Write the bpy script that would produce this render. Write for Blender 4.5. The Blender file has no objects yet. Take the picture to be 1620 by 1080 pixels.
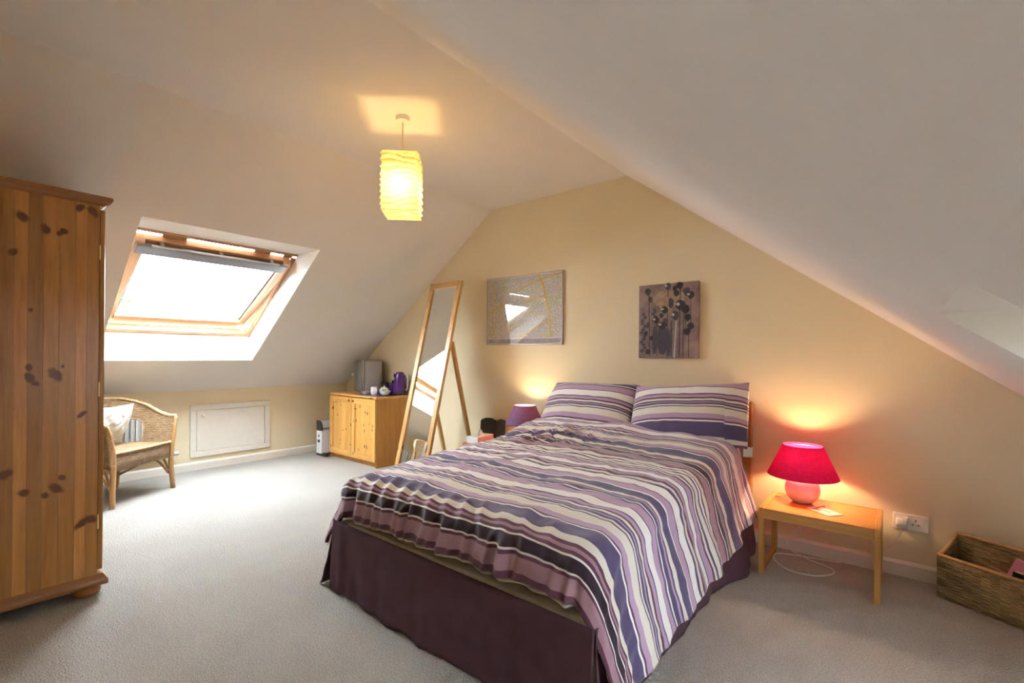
import bpy, bmesh, math, random
from mathutils import Vector, Matrix, noise
PI = math.pi
R = math.radians
random.seed(7)
sc = bpy.context.scene
COL = sc.collection

# ------------------------------------------------------------------ camera
CAM_H, YAW, ROLL, FPX = 1.18, 0.6859, 0.0086, 746.6
fw = Vector((-math.sin(YAW), math.cos(YAW), 0))
rt = Vector((math.cos(YAW), math.sin(YAW), 0))
up = Vector((0, 0, 1))
rr = rt * math.cos(ROLL) + up * math.sin(ROLL)
ur = up * math.cos(ROLL) - rt * math.sin(ROLL)
cd = bpy.data.cameras.new('camera')
cam = bpy.data.objects.new('camera', cd)
COL.objects.link(cam)
M = Matrix.Identity(4)
for i in range(3):
    M[i][0], M[i][1], M[i][2] = rr[i], ur[i], -fw[i]
M[2][3] = CAM_H
cam.matrix_world = M
cd.sensor_width = 36
cd.lens = FPX / 1620 * 36
cd.shift_y = 22 / 1620
cd.clip_start = 0.02
sc.camera = cam

# ------------------------------------------------------------------ sky and exposure
sc.view_settings.view_transform = 'Standard'
sc.view_settings.look = 'None'
sc.view_settings.gamma = 1
sc.view_settings.use_curve_mapping = False
sc.view_settings.exposure = 0.95
wd = bpy.data.worlds.new('overcast_sky')
sc.world = wd
wd.use_nodes = True
bg = wd.node_tree.nodes['Background']
bg.inputs['Color'].default_value = (0.81, 0.915, 1.0, 1)
bg.inputs['Strength'].default_value = 28.0

# ------------------------------------------------------------------ room dimensions (metres)
YG, YN = 3.341, -0.45          # far gable wall, near wall
XL, ZL = -5.464, 0.802         # left knee wall
XA, XB, ZF = -2.995, -1.61, 2.558   # flat strip of ceiling
XR, ZR = 1.25, 0.417           # right knee wall

# ------------------------------------------------------------------ helpers
def mat_base(name):
    m = bpy.data.materials.new(name)
    m.use_nodes = True
    nt = m.node_tree
    b = nt.nodes['Principled BSDF']
    return m, nt, b

def N(nt, typ, **kw):
    n = nt.nodes.new(typ)
    for k, v in kw.items():
        if k.startswith('i_'):
            n.inputs[k[2:].replace('_', ' ')].default_value = v
        else:
            setattr(n, k, v)
    return n

def c4(c):
    return (c[0], c[1], c[2], 1)

def ramp(nt, stops, interp='LINEAR'):
    n = nt.nodes.new('ShaderNodeValToRGB')
    r = n.color_ramp
    r.interpolation = interp
    while len(r.elements) > 1:
        r.elements.remove(r.elements[-1])
    r.elements[0].position = stops[0][0]
    r.elements[0].color = c4(stops[0][1])
    for p, c in stops[1:]:
        e = r.elements.new(p)
        e.color = c4(c)
    return n

def bump(nt, b, src, strength, dist=0.01):
    bp = N(nt, 'ShaderNodeBump')
    bp.inputs['Strength'].default_value = strength
    bp.inputs['Distance'].default_value = dist
    nt.links.new(src, bp.inputs['Height'])
    nt.links.new(bp.outputs['Normal'], b.inputs['Normal'])

def plain(name, col, rough=0.5, metal=0.0, var=0.06, vscale=30.0, bmp=0.0, bscale=200.0, spec=0.5):
    """a plain coloured surface with slight procedural variation"""
    m, nt, b = mat_base(name)
    tc = N(nt, 'ShaderNodeTexCoord')
    nz = N(nt, 'ShaderNodeTexNoise', i_Scale=vscale, i_Detail=4.0)
    nt.links.new(tc.outputs['Object'], nz.inputs['Vector'])
    lo = tuple(max(0, c * (1 - var)) for c in col)
    hi = tuple(min(1, c * (1 + var)) for c in col)
    rp = ramp(nt, [(0.3, lo), (0.7, hi)])
    nt.links.new(nz.outputs['Fac'], rp.inputs['Fac'])
    nt.links.new(rp.outputs['Color'], b.inputs['Base Color'])
    b.inputs['Roughness'].default_value = rough
    b.inputs['Metallic'].default_value = metal
    b.inputs['Specular IOR Level'].default_value = spec
    if bmp:
        n2 = N(nt, 'ShaderNodeTexNoise', i_Scale=bscale, i_Detail=3.0)
        nt.links.new(tc.outputs['Object'], n2.inputs['Vector'])
        bump(nt, b, n2.outputs['Fac'], bmp, 0.004)
    return m

def wood(name, light, dark, axis='Z', knots=0.0, kscale=5.0, rough=0.38, grain=1.0, kcol=None, tone=0.0, kturn=0.0):
    """pine: long streaks along one axis, some knots, tone differing from board to board"""
    m, nt, b = mat_base(name)
    tc = N(nt, 'ShaderNodeTexCoord')
    oi = N(nt, 'ShaderNodeObjectInfo')
    off = N(nt, 'ShaderNodeVectorMath', operation='SCALE')
    off.inputs[0].default_value = (3.1, 5.7, 2.3)
    nt.links.new(oi.outputs['Random'], off.inputs['Scale'])
    add = N(nt, 'ShaderNodeVectorMath', operation='ADD')
    nt.links.new(tc.outputs['Object'], add.inputs[0])
    nt.links.new(off.outputs[0], add.inputs[1])
    mp = N(nt, 'ShaderNodeMapping')
    s = [14.0, 14.0, 14.0]
    s['XYZ'.index(axis)] = 0.9
    mp.inputs['Scale'].default_value = s
    nt.links.new(add.outputs[0], mp.inputs['Vector'])
    n1 = N(nt, 'ShaderNodeTexNoise', i_Scale=1.0 * grain, i_Detail=6.0, i_Roughness=0.6, i_Distortion=0.6)
    nt.links.new(mp.outputs['Vector'], n1.inputs['Vector'])
    n2 = N(nt, 'ShaderNodeTexNoise', i_Scale=7.0 * grain, i_Detail=3.0, i_Distortion=0.2)
    nt.links.new(mp.outputs['Vector'], n2.inputs['Vector'])
    mixf = N(nt, 'ShaderNodeMath', operation='MULTIPLY_ADD')
    mixf.inputs[1].default_value = 0.35
    nt.links.new(n2.outputs['Fac'], mixf.inputs[0])
    nt.links.new(n1.outputs['Fac'], mixf.inputs[2])
    rp = ramp(nt, [(0.42, light), (0.62, tuple((l * 0.6 + d * 0.4) for l, d in zip(light, dark))), (0.9, dark)])
    nt.links.new(mixf.outputs[0], rp.inputs['Fac'])
    colout = rp.outputs['Color']
    if tone:
        hv = N(nt, 'ShaderNodeHueSaturation')
        mr = N(nt, 'ShaderNodeMapRange')
        mr.inputs['To Min'].default_value = 1 - tone
        mr.inputs['To Max'].default_value = 1 + tone * 0.6
        nt.links.new(oi.outputs['Random'], mr.inputs['Value'])
        nt.links.new(mr.outputs[0], hv.inputs['Value'])
        nt.links.new(colout, hv.inputs['Color'])
        colout = hv.outputs['Color']
    if knots:
        mk = N(nt, 'ShaderNodeMapping')
        s = [kscale] * 3
        s['XYZ'.index(axis)] = kscale * 0.42
        mk.inputs['Scale'].default_value = s
        mk.inputs['Rotation'].default_value = (kturn, kturn, 0)
        nt.links.new(add.outputs[0], mk.inputs['Vector'])
        vo = N(nt, 'ShaderNodeTexVoronoi', i_Scale=1.0)
        nt.links.new(mk.outputs['Vector'], vo.inputs['Vector'])
        sep = N(nt, 'ShaderNodeSeparateColor')
        nt.links.new(vo.outputs['Color'], sep.inputs[0])
        th = N(nt, 'ShaderNodeMath', operation='MULTIPLY_ADD')
        th.inputs[1].default_value = knots * 1.9
        th.inputs[2].default_value = -knots * 0.75
        nt.links.new(sep.outputs[0], th.inputs[0])
        df = N(nt, 'ShaderNodeMath', operation='SUBTRACT')
        nt.links.new(th.outputs[0], df.inputs[0])
        nt.links.new(vo.outputs['Distance'], df.inputs[1])
        mr2 = N(nt, 'ShaderNodeMapRange')
        mr2.inputs['From Min'].default_value = -0.03
        mr2.inputs['From Max'].default_value = 0.03
        nt.links.new(df.outputs[0], mr2.inputs['Value'])
        mx = N(nt, 'ShaderNodeMix', data_type='RGBA')
        nt.links.new(mr2.outputs[0], mx.inputs['Factor'])
        nt.links.new(colout, mx.inputs['A'])
        mx.inputs['B'].default_value = c4(kcol or (0.09, 0.03, 0.01))
        colout = mx.outputs['Result']
    nt.links.new(colout, b.inputs['Base Color'])
    b.inputs['Roughness'].default_value = rough
    bump(nt, b, n2.outputs['Fac'], 0.06, 0.004)
    return m

def add_knots(m, knots, col, across='Y'):
    """knots at given places on a side panel: (y, z, half length, half width, turn)"""
    nt = m.node_tree
    b = nt.nodes['Principled BSDF']
    tc = N(nt, 'ShaderNodeTexCoord')
    nz = N(nt, 'ShaderNodeTexNoise', i_Scale=40.0, i_Detail=2.0)
    nt.links.new(tc.outputs['Object'], nz.inputs['Vector'])
    cur = None
    for y, z, a, w_, t in knots:
        mp = N(nt, 'ShaderNodeMapping', vector_type='TEXTURE')
        mp.inputs['Location'].default_value = (0, y, z) if across == 'Y' else (y, 0, z)
        mp.inputs['Rotation'].default_value = (R(t), 0, 0) if across == 'Y' else (0, R(t), 0)
        mp.inputs['Scale'].default_value = (50, w_, a) if across == 'Y' else (w_, 50, a)
        nt.links.new(tc.outputs['Object'], mp.inputs['Vector'])
        ln = N(nt, 'ShaderNodeVectorMath', operation='LENGTH')
        nt.links.new(mp.outputs[0], ln.inputs[0])
        if cur is None:
            cur = ln.outputs['Value']
        else:
            mn = N(nt, 'ShaderNodeMath', operation='MINIMUM')
            nt.links.new(cur, mn.inputs[0])
            nt.links.new(ln.outputs['Value'], mn.inputs[1])
            cur = mn.outputs[0]
    ad = N(nt, 'ShaderNodeMath', operation='MULTIPLY_ADD')
    ad.inputs[1].default_value = 0.9
    nt.links.new(nz.outputs['Fac'], ad.inputs[0])
    nt.links.new(cur, ad.inputs[2])
    mr = N(nt, 'ShaderNodeMapRange')
    mr.inputs['From Min'].default_value = 1.5
    mr.inputs['From Max'].default_value = 1.05
    nt.links.new(ad.outputs[0], mr.inputs['Value'])
    mx = N(nt, 'ShaderNodeMix', data_type='RGBA')
    old = b.inputs['Base Color'].links[0].from_socket
    nt.links.new(mr.outputs[0], mx.inputs['Factor'])
    nt.links.new(old, mx.inputs['A'])
    mx.inputs['B'].default_value = c4(col)
    nt.links.new(mx.outputs['Result'], b.inputs['Base Color'])

def obj(name, bm, mat, parent=None, smooth=None):
    me = bpy.data.meshes.new(name)
    if isinstance(bm, bpy.types.Mesh):
        me = bm
    else:
        bmesh.ops.recalc_face_normals(bm, faces=bm.faces)
        bm.to_mesh(me)
        bm.free()
    me.materials.clear()
    for mm in (mat if isinstance(mat, (list, tuple)) else [mat]):
        me.materials.append(mm)
    if smooth is not None:
        me.shade_smooth()
        if smooth < 179:
            me.set_sharp_from_angle(angle=R(smooth))
    o = bpy.data.objects.new(name, me)
    COL.objects.link(o)
    if parent:
        o.parent = parent
    return o

def tag(o, label, cat, group=None, kind=None):
    o['label'] = label
    if cat:
        o['category'] = cat
    if group:
        o['group'] = group
    if kind:
        o['kind'] = kind
    return o

def thing(name, label, cat, loc=(0, 0, 0), rz=0.0, group=None):
    o = bpy.data.objects.new(name, None)
    COL.objects.link(o)
    o.empty_display_size = 0.05
    o.location = loc
    o.rotation_euler = (0, 0, rz)
    return tag(o, label, cat, group)

def struct(o):
    o['kind'] = 'structure'
    return o

def box(bm, x0, x1, y0, y1, z0, z1, bev=0.0, seg=2):
    vs = [bm.verts.new((x, y, z)) for x in (x0, x1) for y in (y0, y1) for z in (z0, z1)]
    fs = [(0, 1, 3, 2), (4, 6, 7, 5), (0, 4, 5, 1), (2, 3, 7, 6), (0, 2, 6, 4), (1, 5, 7, 3)]
    faces = [bm.faces.new([vs[i] for i in f]) for f in fs]
    if bev:
        es = list({e for f in faces for e in f.edges})
        bmesh.ops.bevel(bm, geom=es, offset=bev, segments=seg, profile=0.5, affect='EDGES')
    return bm

def bx(*a, **k):
    return box(bmesh.new(), *a, **k)

def bar(bm, p, q, w, h, side=None):
    """rectangular bar from p to q; w across `side`, h across the third axis"""
    p, q = Vector(p), Vector(q)
    d = (q - p).normalized()
    s = Vector(side) if side else (Vector((0, 0, 1)) if abs(d.z) < 0.9 else Vector((1, 0, 0)))
    t = d.cross(s).normalized()
    s = t.cross(d).normalized()
    ring = lambda c: [bm.verts.new(c + s * (a * w / 2) + t * (b * h / 2)) for a, b in ((-1, -1), (1, -1), (1, 1), (-1, 1))]
    A, B = ring(p), ring(q)
    for i in range(4):
        j = (i + 1) % 4
        bm.faces.new((A[i], A[j], B[j], B[i]))
    bm.faces.new(A[::-1])
    bm.faces.new(B)
    return bm

def tube(bm, pts, r, seg=10, closed=False, caps=True):
    pts = [Vector(p) for p in pts]
    n = len(pts)
    rad = r if isinstance(r, (list, tuple)) else [r] * n
    rings = []
    prev = None
    for i, p in enumerate(pts):
        if closed:
            d = pts[(i + 1) % n] - pts[i - 1]
        else:
            d = pts[min(i + 1, n - 1)] - pts[max(i - 1, 0)]
        d.normalize()
        if prev is None:
            a = Vector((0, 0, 1)) if abs(d.z) < 0.9 else Vector((1, 0, 0))
            a = (a - d * a.dot(d)).normalized()
        else:
            a = (prev - d * prev.dot(d)).normalized()
        prev = a
        b = d.cross(a)
        rings.append([bm.verts.new(p + (a * math.cos(2 * PI * k / seg) + b * math.sin(2 * PI * k / seg)) * rad[i]) for k in range(seg)])
    m = n if closed else n - 1
    for i in range(m):
        A, B = rings[i], rings[(i + 1) % n]
        for k in range(seg):
            l = (k + 1) % seg
            bm.faces.new((A[k], A[l], B[l], B[k]))
    if caps and not closed:
        bm.faces.new(rings[0][::-1])
        bm.faces.new(rings[-1])
    return bm

def lathe(bm, prof, seg=32, c=(0, 0, 0), closed_profile=False):
    rings = []
    for r, z in prof:
        if r < 1e-6:
            rings.append([bm.verts.new((c[0], c[1], c[2] + z))])
        else:
            rings.append([bm.verts.new((c[0] + r * math.cos(2 * PI * k / seg), c[1] + r * math.sin(2 * PI * k / seg), c[2] + z)) for k in range(seg)])
    prs = list(zip(rings[:-1], rings[1:]))
    if closed_profile:
        prs.append((rings[-1], rings[0]))
    for A, B in prs:
        for k in range(seg):
            l = (k + 1) % seg
            if len(A) == 1 and len(B) == 1:
                continue
            if len(A) == 1:
                bm.faces.new((A[0], B[k], B[l]))
            elif len(B) == 1:
                bm.faces.new((A[k], A[l], B[0]))
            else:
                bm.faces.new((A[k], A[l], B[l], B[k]))
    return bm

def prism(bm, poly, axis, a0, a1):
    """extrude a 2D polygon along an axis; poly coordinates fill the two other axes in order"""
    def P(u, v, a):
        c = [u, v]
        c.insert('XYZ'.index(axis), a)
        return bm.verts.new(c)
    A = [P(u, v, a0) for u, v in poly]
    B = [P(u, v, a1) for u, v in poly]
    n = len(poly)
    for i in range(n):
        j = (i + 1) % n
        bm.faces.new((A[i], A[j], B[j], B[i]))
    bm.faces.new(A[::-1])
    bm.faces.new(B)
    return bm

def quad(bm, *ps):
    return bm.faces.new([bm.verts.new(p) for p in ps])

def spline(pts, n=8):
    """Catmull-Rom through points"""
    P = [Vector(p) for p in pts]
    P = [P[0] * 2 - P[1]] + P + [P[-1] * 2 - P[-2]]
    out = []
    for i in range(1, len(P) - 2):
        a, b, c, d = P[i - 1:i + 3]
        for k in range(n):
            t = k / n
            out.append(0.5 * ((2 * b) + (c - a) * t + (2 * a - 5 * b + 4 * c - d) * t * t + (3 * b - a - 3 * c + d) * t ** 3))
    out.append(P[-2])
    return out

def sm(a, b, x):
    t = max(0.0, min(1.0, (x - a) / (b - a)))
    return t * t * (3 - 2 * t)

# ------------------------------------------------------------------ materials
def paint(name, col):
    return plain(name, col, rough=0.85, var=0.015, vscale=3.0, bmp=0.04, bscale=260.0, spec=0.25)

M_WALL = paint('cream_wall_paint', (0.80, 0.69, 0.475))
M_CEIL = paint('off_white_ceiling_paint', (0.83, 0.80, 0.755))
M_TRIM = plain('cream_gloss_paint', (0.79, 0.745, 0.66), rough=0.4, var=0.02)
M_WHITE = plain('white_plastic', (0.82, 0.81, 0.79), rough=0.35, var=0.02)
M_BLACK = plain('black_plastic', (0.015, 0.015, 0.017), rough=0.4, var=0.1)
M_PINE_DARK = wood('antique_pine', (0.56, 0.27, 0.065), (0.33, 0.125, 0.024), 'Z', tone=0.30, rough=0.34)
add_knots(M_PINE_DARK, [(0.239, 1.774, 0.031, 0.020, 35), (0.313, 1.734, 0.027, 0.019, 30), (0.36, 1.724, 0.014, 0.013, 0), (0.373, 1.735, 0.017, 0.016, -40), (0.427, 1.857, 0.024, 0.016, -30),
                        (0.476, 1.850, 0.032, 0.020, 35), (0.211, 1.613, 0.023, 0.016, -60), (0.267, 1.364, 0.011, 0.011, 0), (0.264, 1.105, 0.021, 0.013, 0), (0.266, 1.063, 0.027, 0.019, 30),
                        (0.286, 1.034, 0.016, 0.012, 70), (0.348, 1.075, 0.038, 0.023, 35), (0.373, 1.112, 0.011, 0.009, 0), (0.194, 0.646, 0.033, 0.022, -35), (0.25, 0.552, 0.022, 0.019, 80),
                        (0.318, 0.528, 0.017, 0.016, 0), (0.355, 0.552, 0.034, 0.020, 40), (0.376, 0.597, 0.017, 0.016, 30), (0.441, 0.366, 0.036, 0.018, -40), (0.476, 0.378, 0.029, 0.022, 55), (0.442, 0.884, 0.030, 0.011, -50)],
          (0.13, 0.042, 0.014))
M_PINE_DARK_Y = wood('antique_pine_moulding', (0.36, 0.15, 0.04), (0.20, 0.07, 0.016), 'Y', rough=0.34)
M_PINE_DARK_X = wood('antique_pine_moulding_front', (0.36, 0.15, 0.04), (0.20, 0.07, 0.016), 'X', rough=0.34)
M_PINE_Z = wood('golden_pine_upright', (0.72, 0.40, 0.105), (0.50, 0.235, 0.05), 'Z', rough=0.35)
rk = random.Random(21)
add_knots(M_PINE_Z, [(rk.uniform(-0.43, 0.43), rk.uniform(0.08, 0.68), rk.uniform(0.008, 0.024), rk.uniform(0.007, 0.011), rk.uniform(-35, 25)) for _ in range(34)], (0.075, 0.022, 0.008), 'X')
M_PINE_X = wood('golden_pine_across', (0.72, 0.40, 0.105), (0.50, 0.235, 0.05), 'X', knots=0.26, kscale=15.0, rough=0.35)
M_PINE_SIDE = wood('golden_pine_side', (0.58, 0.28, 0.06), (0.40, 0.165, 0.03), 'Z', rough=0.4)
M_TABLE_X = wood('honey_pine_across', (0.66, 0.36, 0.10), (0.46, 0.21, 0.045), 'X', knots=0.24, kscale=9.0, rough=0.24)
M_TABLE_Y = wood('honey_pine_deep', (0.66, 0.36, 0.10), (0.46, 0.21, 0.045), 'Y', rough=0.26)
M_TABLE_Z = wood('honey_pine_leg', (0.60, 0.33, 0.095), (0.42, 0.20, 0.045), 'Z', rough=0.3)
M_MIRRORWOOD = wood('mirror_pine', (0.66, 0.40, 0.15), (0.46, 0.23, 0.065), 'Z', knots=0.24, kscale=12.0, rough=0.35)
M_MIRRORWOOD_X = wood('mirror_pine_rail', (0.66, 0.40, 0.15), (0.46, 0.23, 0.065), 'X', rough=0.35)
M_HEADBOARD = wood('headboard_pine', (0.36, 0.17, 0.05), (0.22, 0.09, 0.022), 'X', rough=0.4)
M_WINWOOD = wood('window_pine', (0.50, 0.27, 0.13), (0.33, 0.155, 0.065), 'X', rough=0.35)
M_WINWOOD_Y = wood('window_pine_stile', (0.50, 0.27, 0.13), (0.33, 0.155, 0.065), 'Y', rough=0.35)
M_BRASS = plain('brass', (0.75, 0.55, 0.22), rough=0.3, metal=1.0)
M_STEEL = plain('brushed_steel', (0.62, 0.62, 0.62), rough=0.3, metal=1.0)
M_GREYMETAL = plain('grey_aluminium', (0.20, 0.205, 0.23), rough=0.45, var=0.05)
M_RAD = plain('radiator_enamel', (0.80, 0.79, 0.76), rough=0.35, var=0.02)

def carpet_mat():
    m, nt, b = mat_base('beige_carpet')
    tc = N(nt, 'ShaderNodeTexCoord')
    n1 = N(nt, 'ShaderNodeTexNoise', i_Scale=125.0, i_Detail=3.0, i_Roughness=0.7)
    n2 = N(nt, 'ShaderNodeTexNoise', i_Scale=2.2, i_Detail=4.0)
    vo = N(nt, 'ShaderNodeTexVoronoi', i_Scale=150.0)
    for n in (n1, n2, vo):
        nt.links.new(tc.outputs['Object'], n.inputs['Vector'])
    rp = ramp(nt, [(0.30, (0.40, 0.37, 0.33)), (0.5, (0.52, 0.485, 0.435)), (0.70, (0.63, 0.595, 0.545))])
    n3 = N(nt, 'ShaderNodeTexNoise', i_Scale=170.0, i_Detail=2.0)
    mo = N(nt, 'ShaderNodeMapping')
    mo.inputs['Location'].default_value = (7.3, 2.1, 4.4)
    nt.links.new(tc.outputs['Object'], mo.inputs['Vector'])
    nt.links.new(mo.outputs['Vector'], n3.inputs['Vector'])
    nt.links.new(n3.outputs['Fac'], rp.inputs['Fac'])
    r2 = ramp(nt, [(0.3, (0.90, 0.90, 0.90)), (0.7, (1, 1, 1))])
    nt.links.new(n2.outputs['Fac'], r2.inputs['Fac'])
    mx = N(nt, 'ShaderNodeMix', data_type='RGBA', blend_type='MULTIPLY')
    mx.inputs['Factor'].default_value = 1
    nt.links.new(rp.outputs['Color'], mx.inputs['A'])
    nt.links.new(r2.outputs['Color'], mx.inputs['B'])
    nt.links.new(mx.outputs['Result'], b.inputs['Base Color'])
    b.inputs['Roughness'].default_value = 1
    b.inputs['Specular IOR Level'].default_value = 0.1
    ad = N(nt, 'ShaderNodeMath', operation='ADD')
    nt.links.new(n1.outputs['Fac'], ad.inputs[0])
    nt.links.new(vo.outputs['Distance'], ad.inputs[1])
    bump(nt, b, ad.outputs[0], 0.95, 0.010)
    return m
M_CARPET = carpet_mat()

def thin_glass(name, refl=0.06, tint=(1, 1, 1)):
    m, nt, b = mat_base(name)
    nt.nodes.remove(b)
    out = nt.nodes['Material Output']
    tr = N(nt, 'ShaderNodeBsdfTransparent')
    tr.inputs['Color'].default_value = c4(tint)
    gl = N(nt, 'ShaderNodeBsdfGlossy')
    gl.inputs['Roughness'].default_value = 0.0
    lw = N(nt, 'ShaderNodeLayerWeight')
    lw.inputs['Blend'].default_value = 0.5
    pw = N(nt, 'ShaderNodeMath', operation='POWER')
    pw.inputs[1].default_value = 5.0
    nt.links.new(lw.outputs['Facing'], pw.inputs[0])
    fr = N(nt, 'ShaderNodeMath', operation='MULTIPLY_ADD')
    fr.inputs[1].default_value = 1 - refl
    fr.inputs[2].default_value = refl
    nt.links.new(pw.outputs[0], fr.inputs[0])
    mx = N(nt, 'ShaderNodeMixShader')
    nt.links.new(fr.outputs[0], mx.inputs[0])
    nt.links.new(tr.outputs[0], mx.inputs[1])
    nt.links.new(gl.outputs[0], mx.inputs[2])
    nt.links.new(mx.outputs[0], out.inputs['Surface'])
    return m
M_GLASS = thin_glass('window_glass')
M_PICGLASS = thin_glass('picture_glass')

def mirror_mat():
    m, nt, b = mat_base('mirror_glass')
    b.inputs['Base Color'].default_value = (0.86, 0.88, 0.86, 1)
    b.inputs['Metallic'].default_value = 1
    b.inputs['Roughness'].default_value = 0.01
    return m
M_MIRROR = mirror_mat()

def shade_mat(name, col, trans, weave=True, tcol=None):
    m, nt, b = mat_base(name)
    nt.nodes.remove(b)
    out = nt.nodes['Material Output']
    tc = N(nt, 'ShaderNodeTexCoord')
    nz = N(nt, 'ShaderNodeTexNoise', i_Scale=55.0, i_Detail=4.0)
    nt.links.new(tc.outputs['Object'], nz.inputs['Vector'])
    lo = tuple(c * 0.8 for c in col)
    rp = ramp(nt, [(0.35, lo), (0.65, col)])
    nt.links.new(nz.outputs['Fac'], rp.inputs['Fac'])
    df = N(nt, 'ShaderNodeBsdfDiffuse')
    tl = N(nt, 'ShaderNodeBsdfTranslucent')
    nt.links.new(rp.outputs['Color'], df.inputs['Color'])
    if tcol:
        tl.inputs['Color'].default_value = c4(tcol)
    else:
        nt.links.new(rp.outputs['Color'], tl.inputs['Color'])
    mx = N(nt, 'ShaderNodeMixShader')
    mx.inputs[0].default_value = trans
    nt.links.new(df.outputs[0], mx.inputs[1])
    nt.links.new(tl.outputs[0], mx.inputs[2])
    nt.links.new(mx.outputs[0], out.inputs['Surface'])
    return m

def glow(name, col, strength):
    m, nt, b = mat_base(name)
    b.inputs['Base Color'].default_value = (1, 1, 1, 1)
    b.inputs['Emission Color'].default_value = c4(col)
    b.inputs['Emission Strength'].default_value = strength
    return m

# striped bed linen: stripes (width in metres, colour) laid along UV v
MAU, LIL, VIO, PLU = (0.37, 0.215, 0.265), (0.46, 0.31, 0.46), (0.090, 0.068, 0.155), (0.035, 0.018, 0.032)
WHI, CRE, BUR = (0.86, 0.835, 0.82), (0.74, 0.695, 0.615), (0.12, 0.042, 0.080)
SEQ_A = [(.022, BUR), (.055, MAU), (.012, BUR), (.007, WHI), (.042, PLU), (.008, WHI), (.010, BUR), (.014, MAU), (.010, BUR),
         (.032, CRE), (.082, VIO), (.009, WHI), (.010, BUR), (.030, LIL), (.045, CRE), (.008, VIO), (.010, CRE), (.012, VIO), (.008, LIL),
         (.008, VIO), (.014, CRE), (.012, BUR), (.022, LIL), (.010, VIO), (.055, WHI), (.006, PLU), (.048, LIL), (.012, VIO)]
SEQ_B = [(.008, WHI), (.024, VIO), (.010, LIL), (.008, VIO), (.020, CRE), (.050, VIO), (.009, WHI), (.052, LIL), (.006, PLU),
         (.050, WHI), (.016, VIO), (.020, CRE), (.020, BUR), (.018, LIL), (.008, VIO), (.038, WHI), (.010, VIO), (.034, LIL), (.010, BUR),
         (.014, CRE), (.012, VIO), (.030, CRE), (.014, VIO), (.018, WHI), (.012, BUR), (.036, CRE)]
LA = sum(w for w, _ in SEQ_A)
LB = sum(w for w, _ in SEQ_B)

def linen_mat():
    m, nt, b = mat_base('striped_cotton')
    uv = N(nt, 'ShaderNodeUVMap')
    uv.uv_map = 'UVMap'
    sp = N(nt, 'ShaderNodeSeparateXYZ')
    nt.links.new(uv.outputs[0], sp.inputs[0])
    mod = N(nt, 'ShaderNodeMath', operation='MODULO')
    mod.inputs[1].default_value = LA + LB
    nt.links.new(sp.outputs['Y'], mod.inputs[0])
    cols = []
    for seq, L, off in ((SEQ_A, LA, 0.0), (SEQ_B, LB, LA)):
        st, acc = [], 0.0
        for w, c in seq:
            st.append((acc / L, c))
            acc += w
        mr = N(nt, 'ShaderNodeMapRange')
        mr.inputs['From Min'].default_value = off
        mr.inputs['From Max'].default_value = off + L
        nt.links.new(mod.outputs[0], mr.inputs['Value'])
        rp = ramp(nt, st, 'CONSTANT')
        nt.links.new(mr.outputs[0], rp.inputs['Fac'])
        cols.append(rp.outputs['Color'])
    gt = N(nt, 'ShaderNodeMath', operation='GREATER_THAN')
    gt.inputs[1].default_value = LA
    nt.links.new(mod.outputs[0], gt.inputs[0])
    mx = N(nt, 'ShaderNodeMix', data_type='RGBA')
    nt.links.new(gt.outputs[0], mx.inputs['Factor'])
    nt.links.new(cols[0], mx.inputs['A'])
    nt.links.new(cols[1], mx.inputs['B'])
    nt.links.new(mx.outputs['Result'], b.inputs['Base Color'])
    b.inputs['Roughness'].default_value = 0.75
    b.inputs['Specular IOR Level'].default_value = 0.3
    b.inputs['Sheen Weight'].default_value = 0.25
    tc = N(nt, 'ShaderNodeTexCoord')
    nz = N(nt, 'ShaderNodeTexNoise', i_Scale=420.0, i_Detail=2.0)
    nt.links.new(tc.outputs['Object'], nz.inputs['Vector'])
    bump(nt, b, nz.outputs['Fac'], 0.08, 0.002)
    return m
M_LINEN = linen_mat()
M_CREAMCLOTH = plain('cream_cotton', (0.62, 0.56, 0.46), rough=0.9, var=0.08, bmp=0.15)
M_VALANCE = plain('plum_cotton', (0.085, 0.038, 0.060), rough=0.8, var=0.12, vscale=12.0, bmp=0.12, bscale=500.0)
M_CUSHION = plain('white_cushion_cotton', (0.60, 0.565, 0.51), rough=0.9, var=0.05, bmp=0.15)

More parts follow.
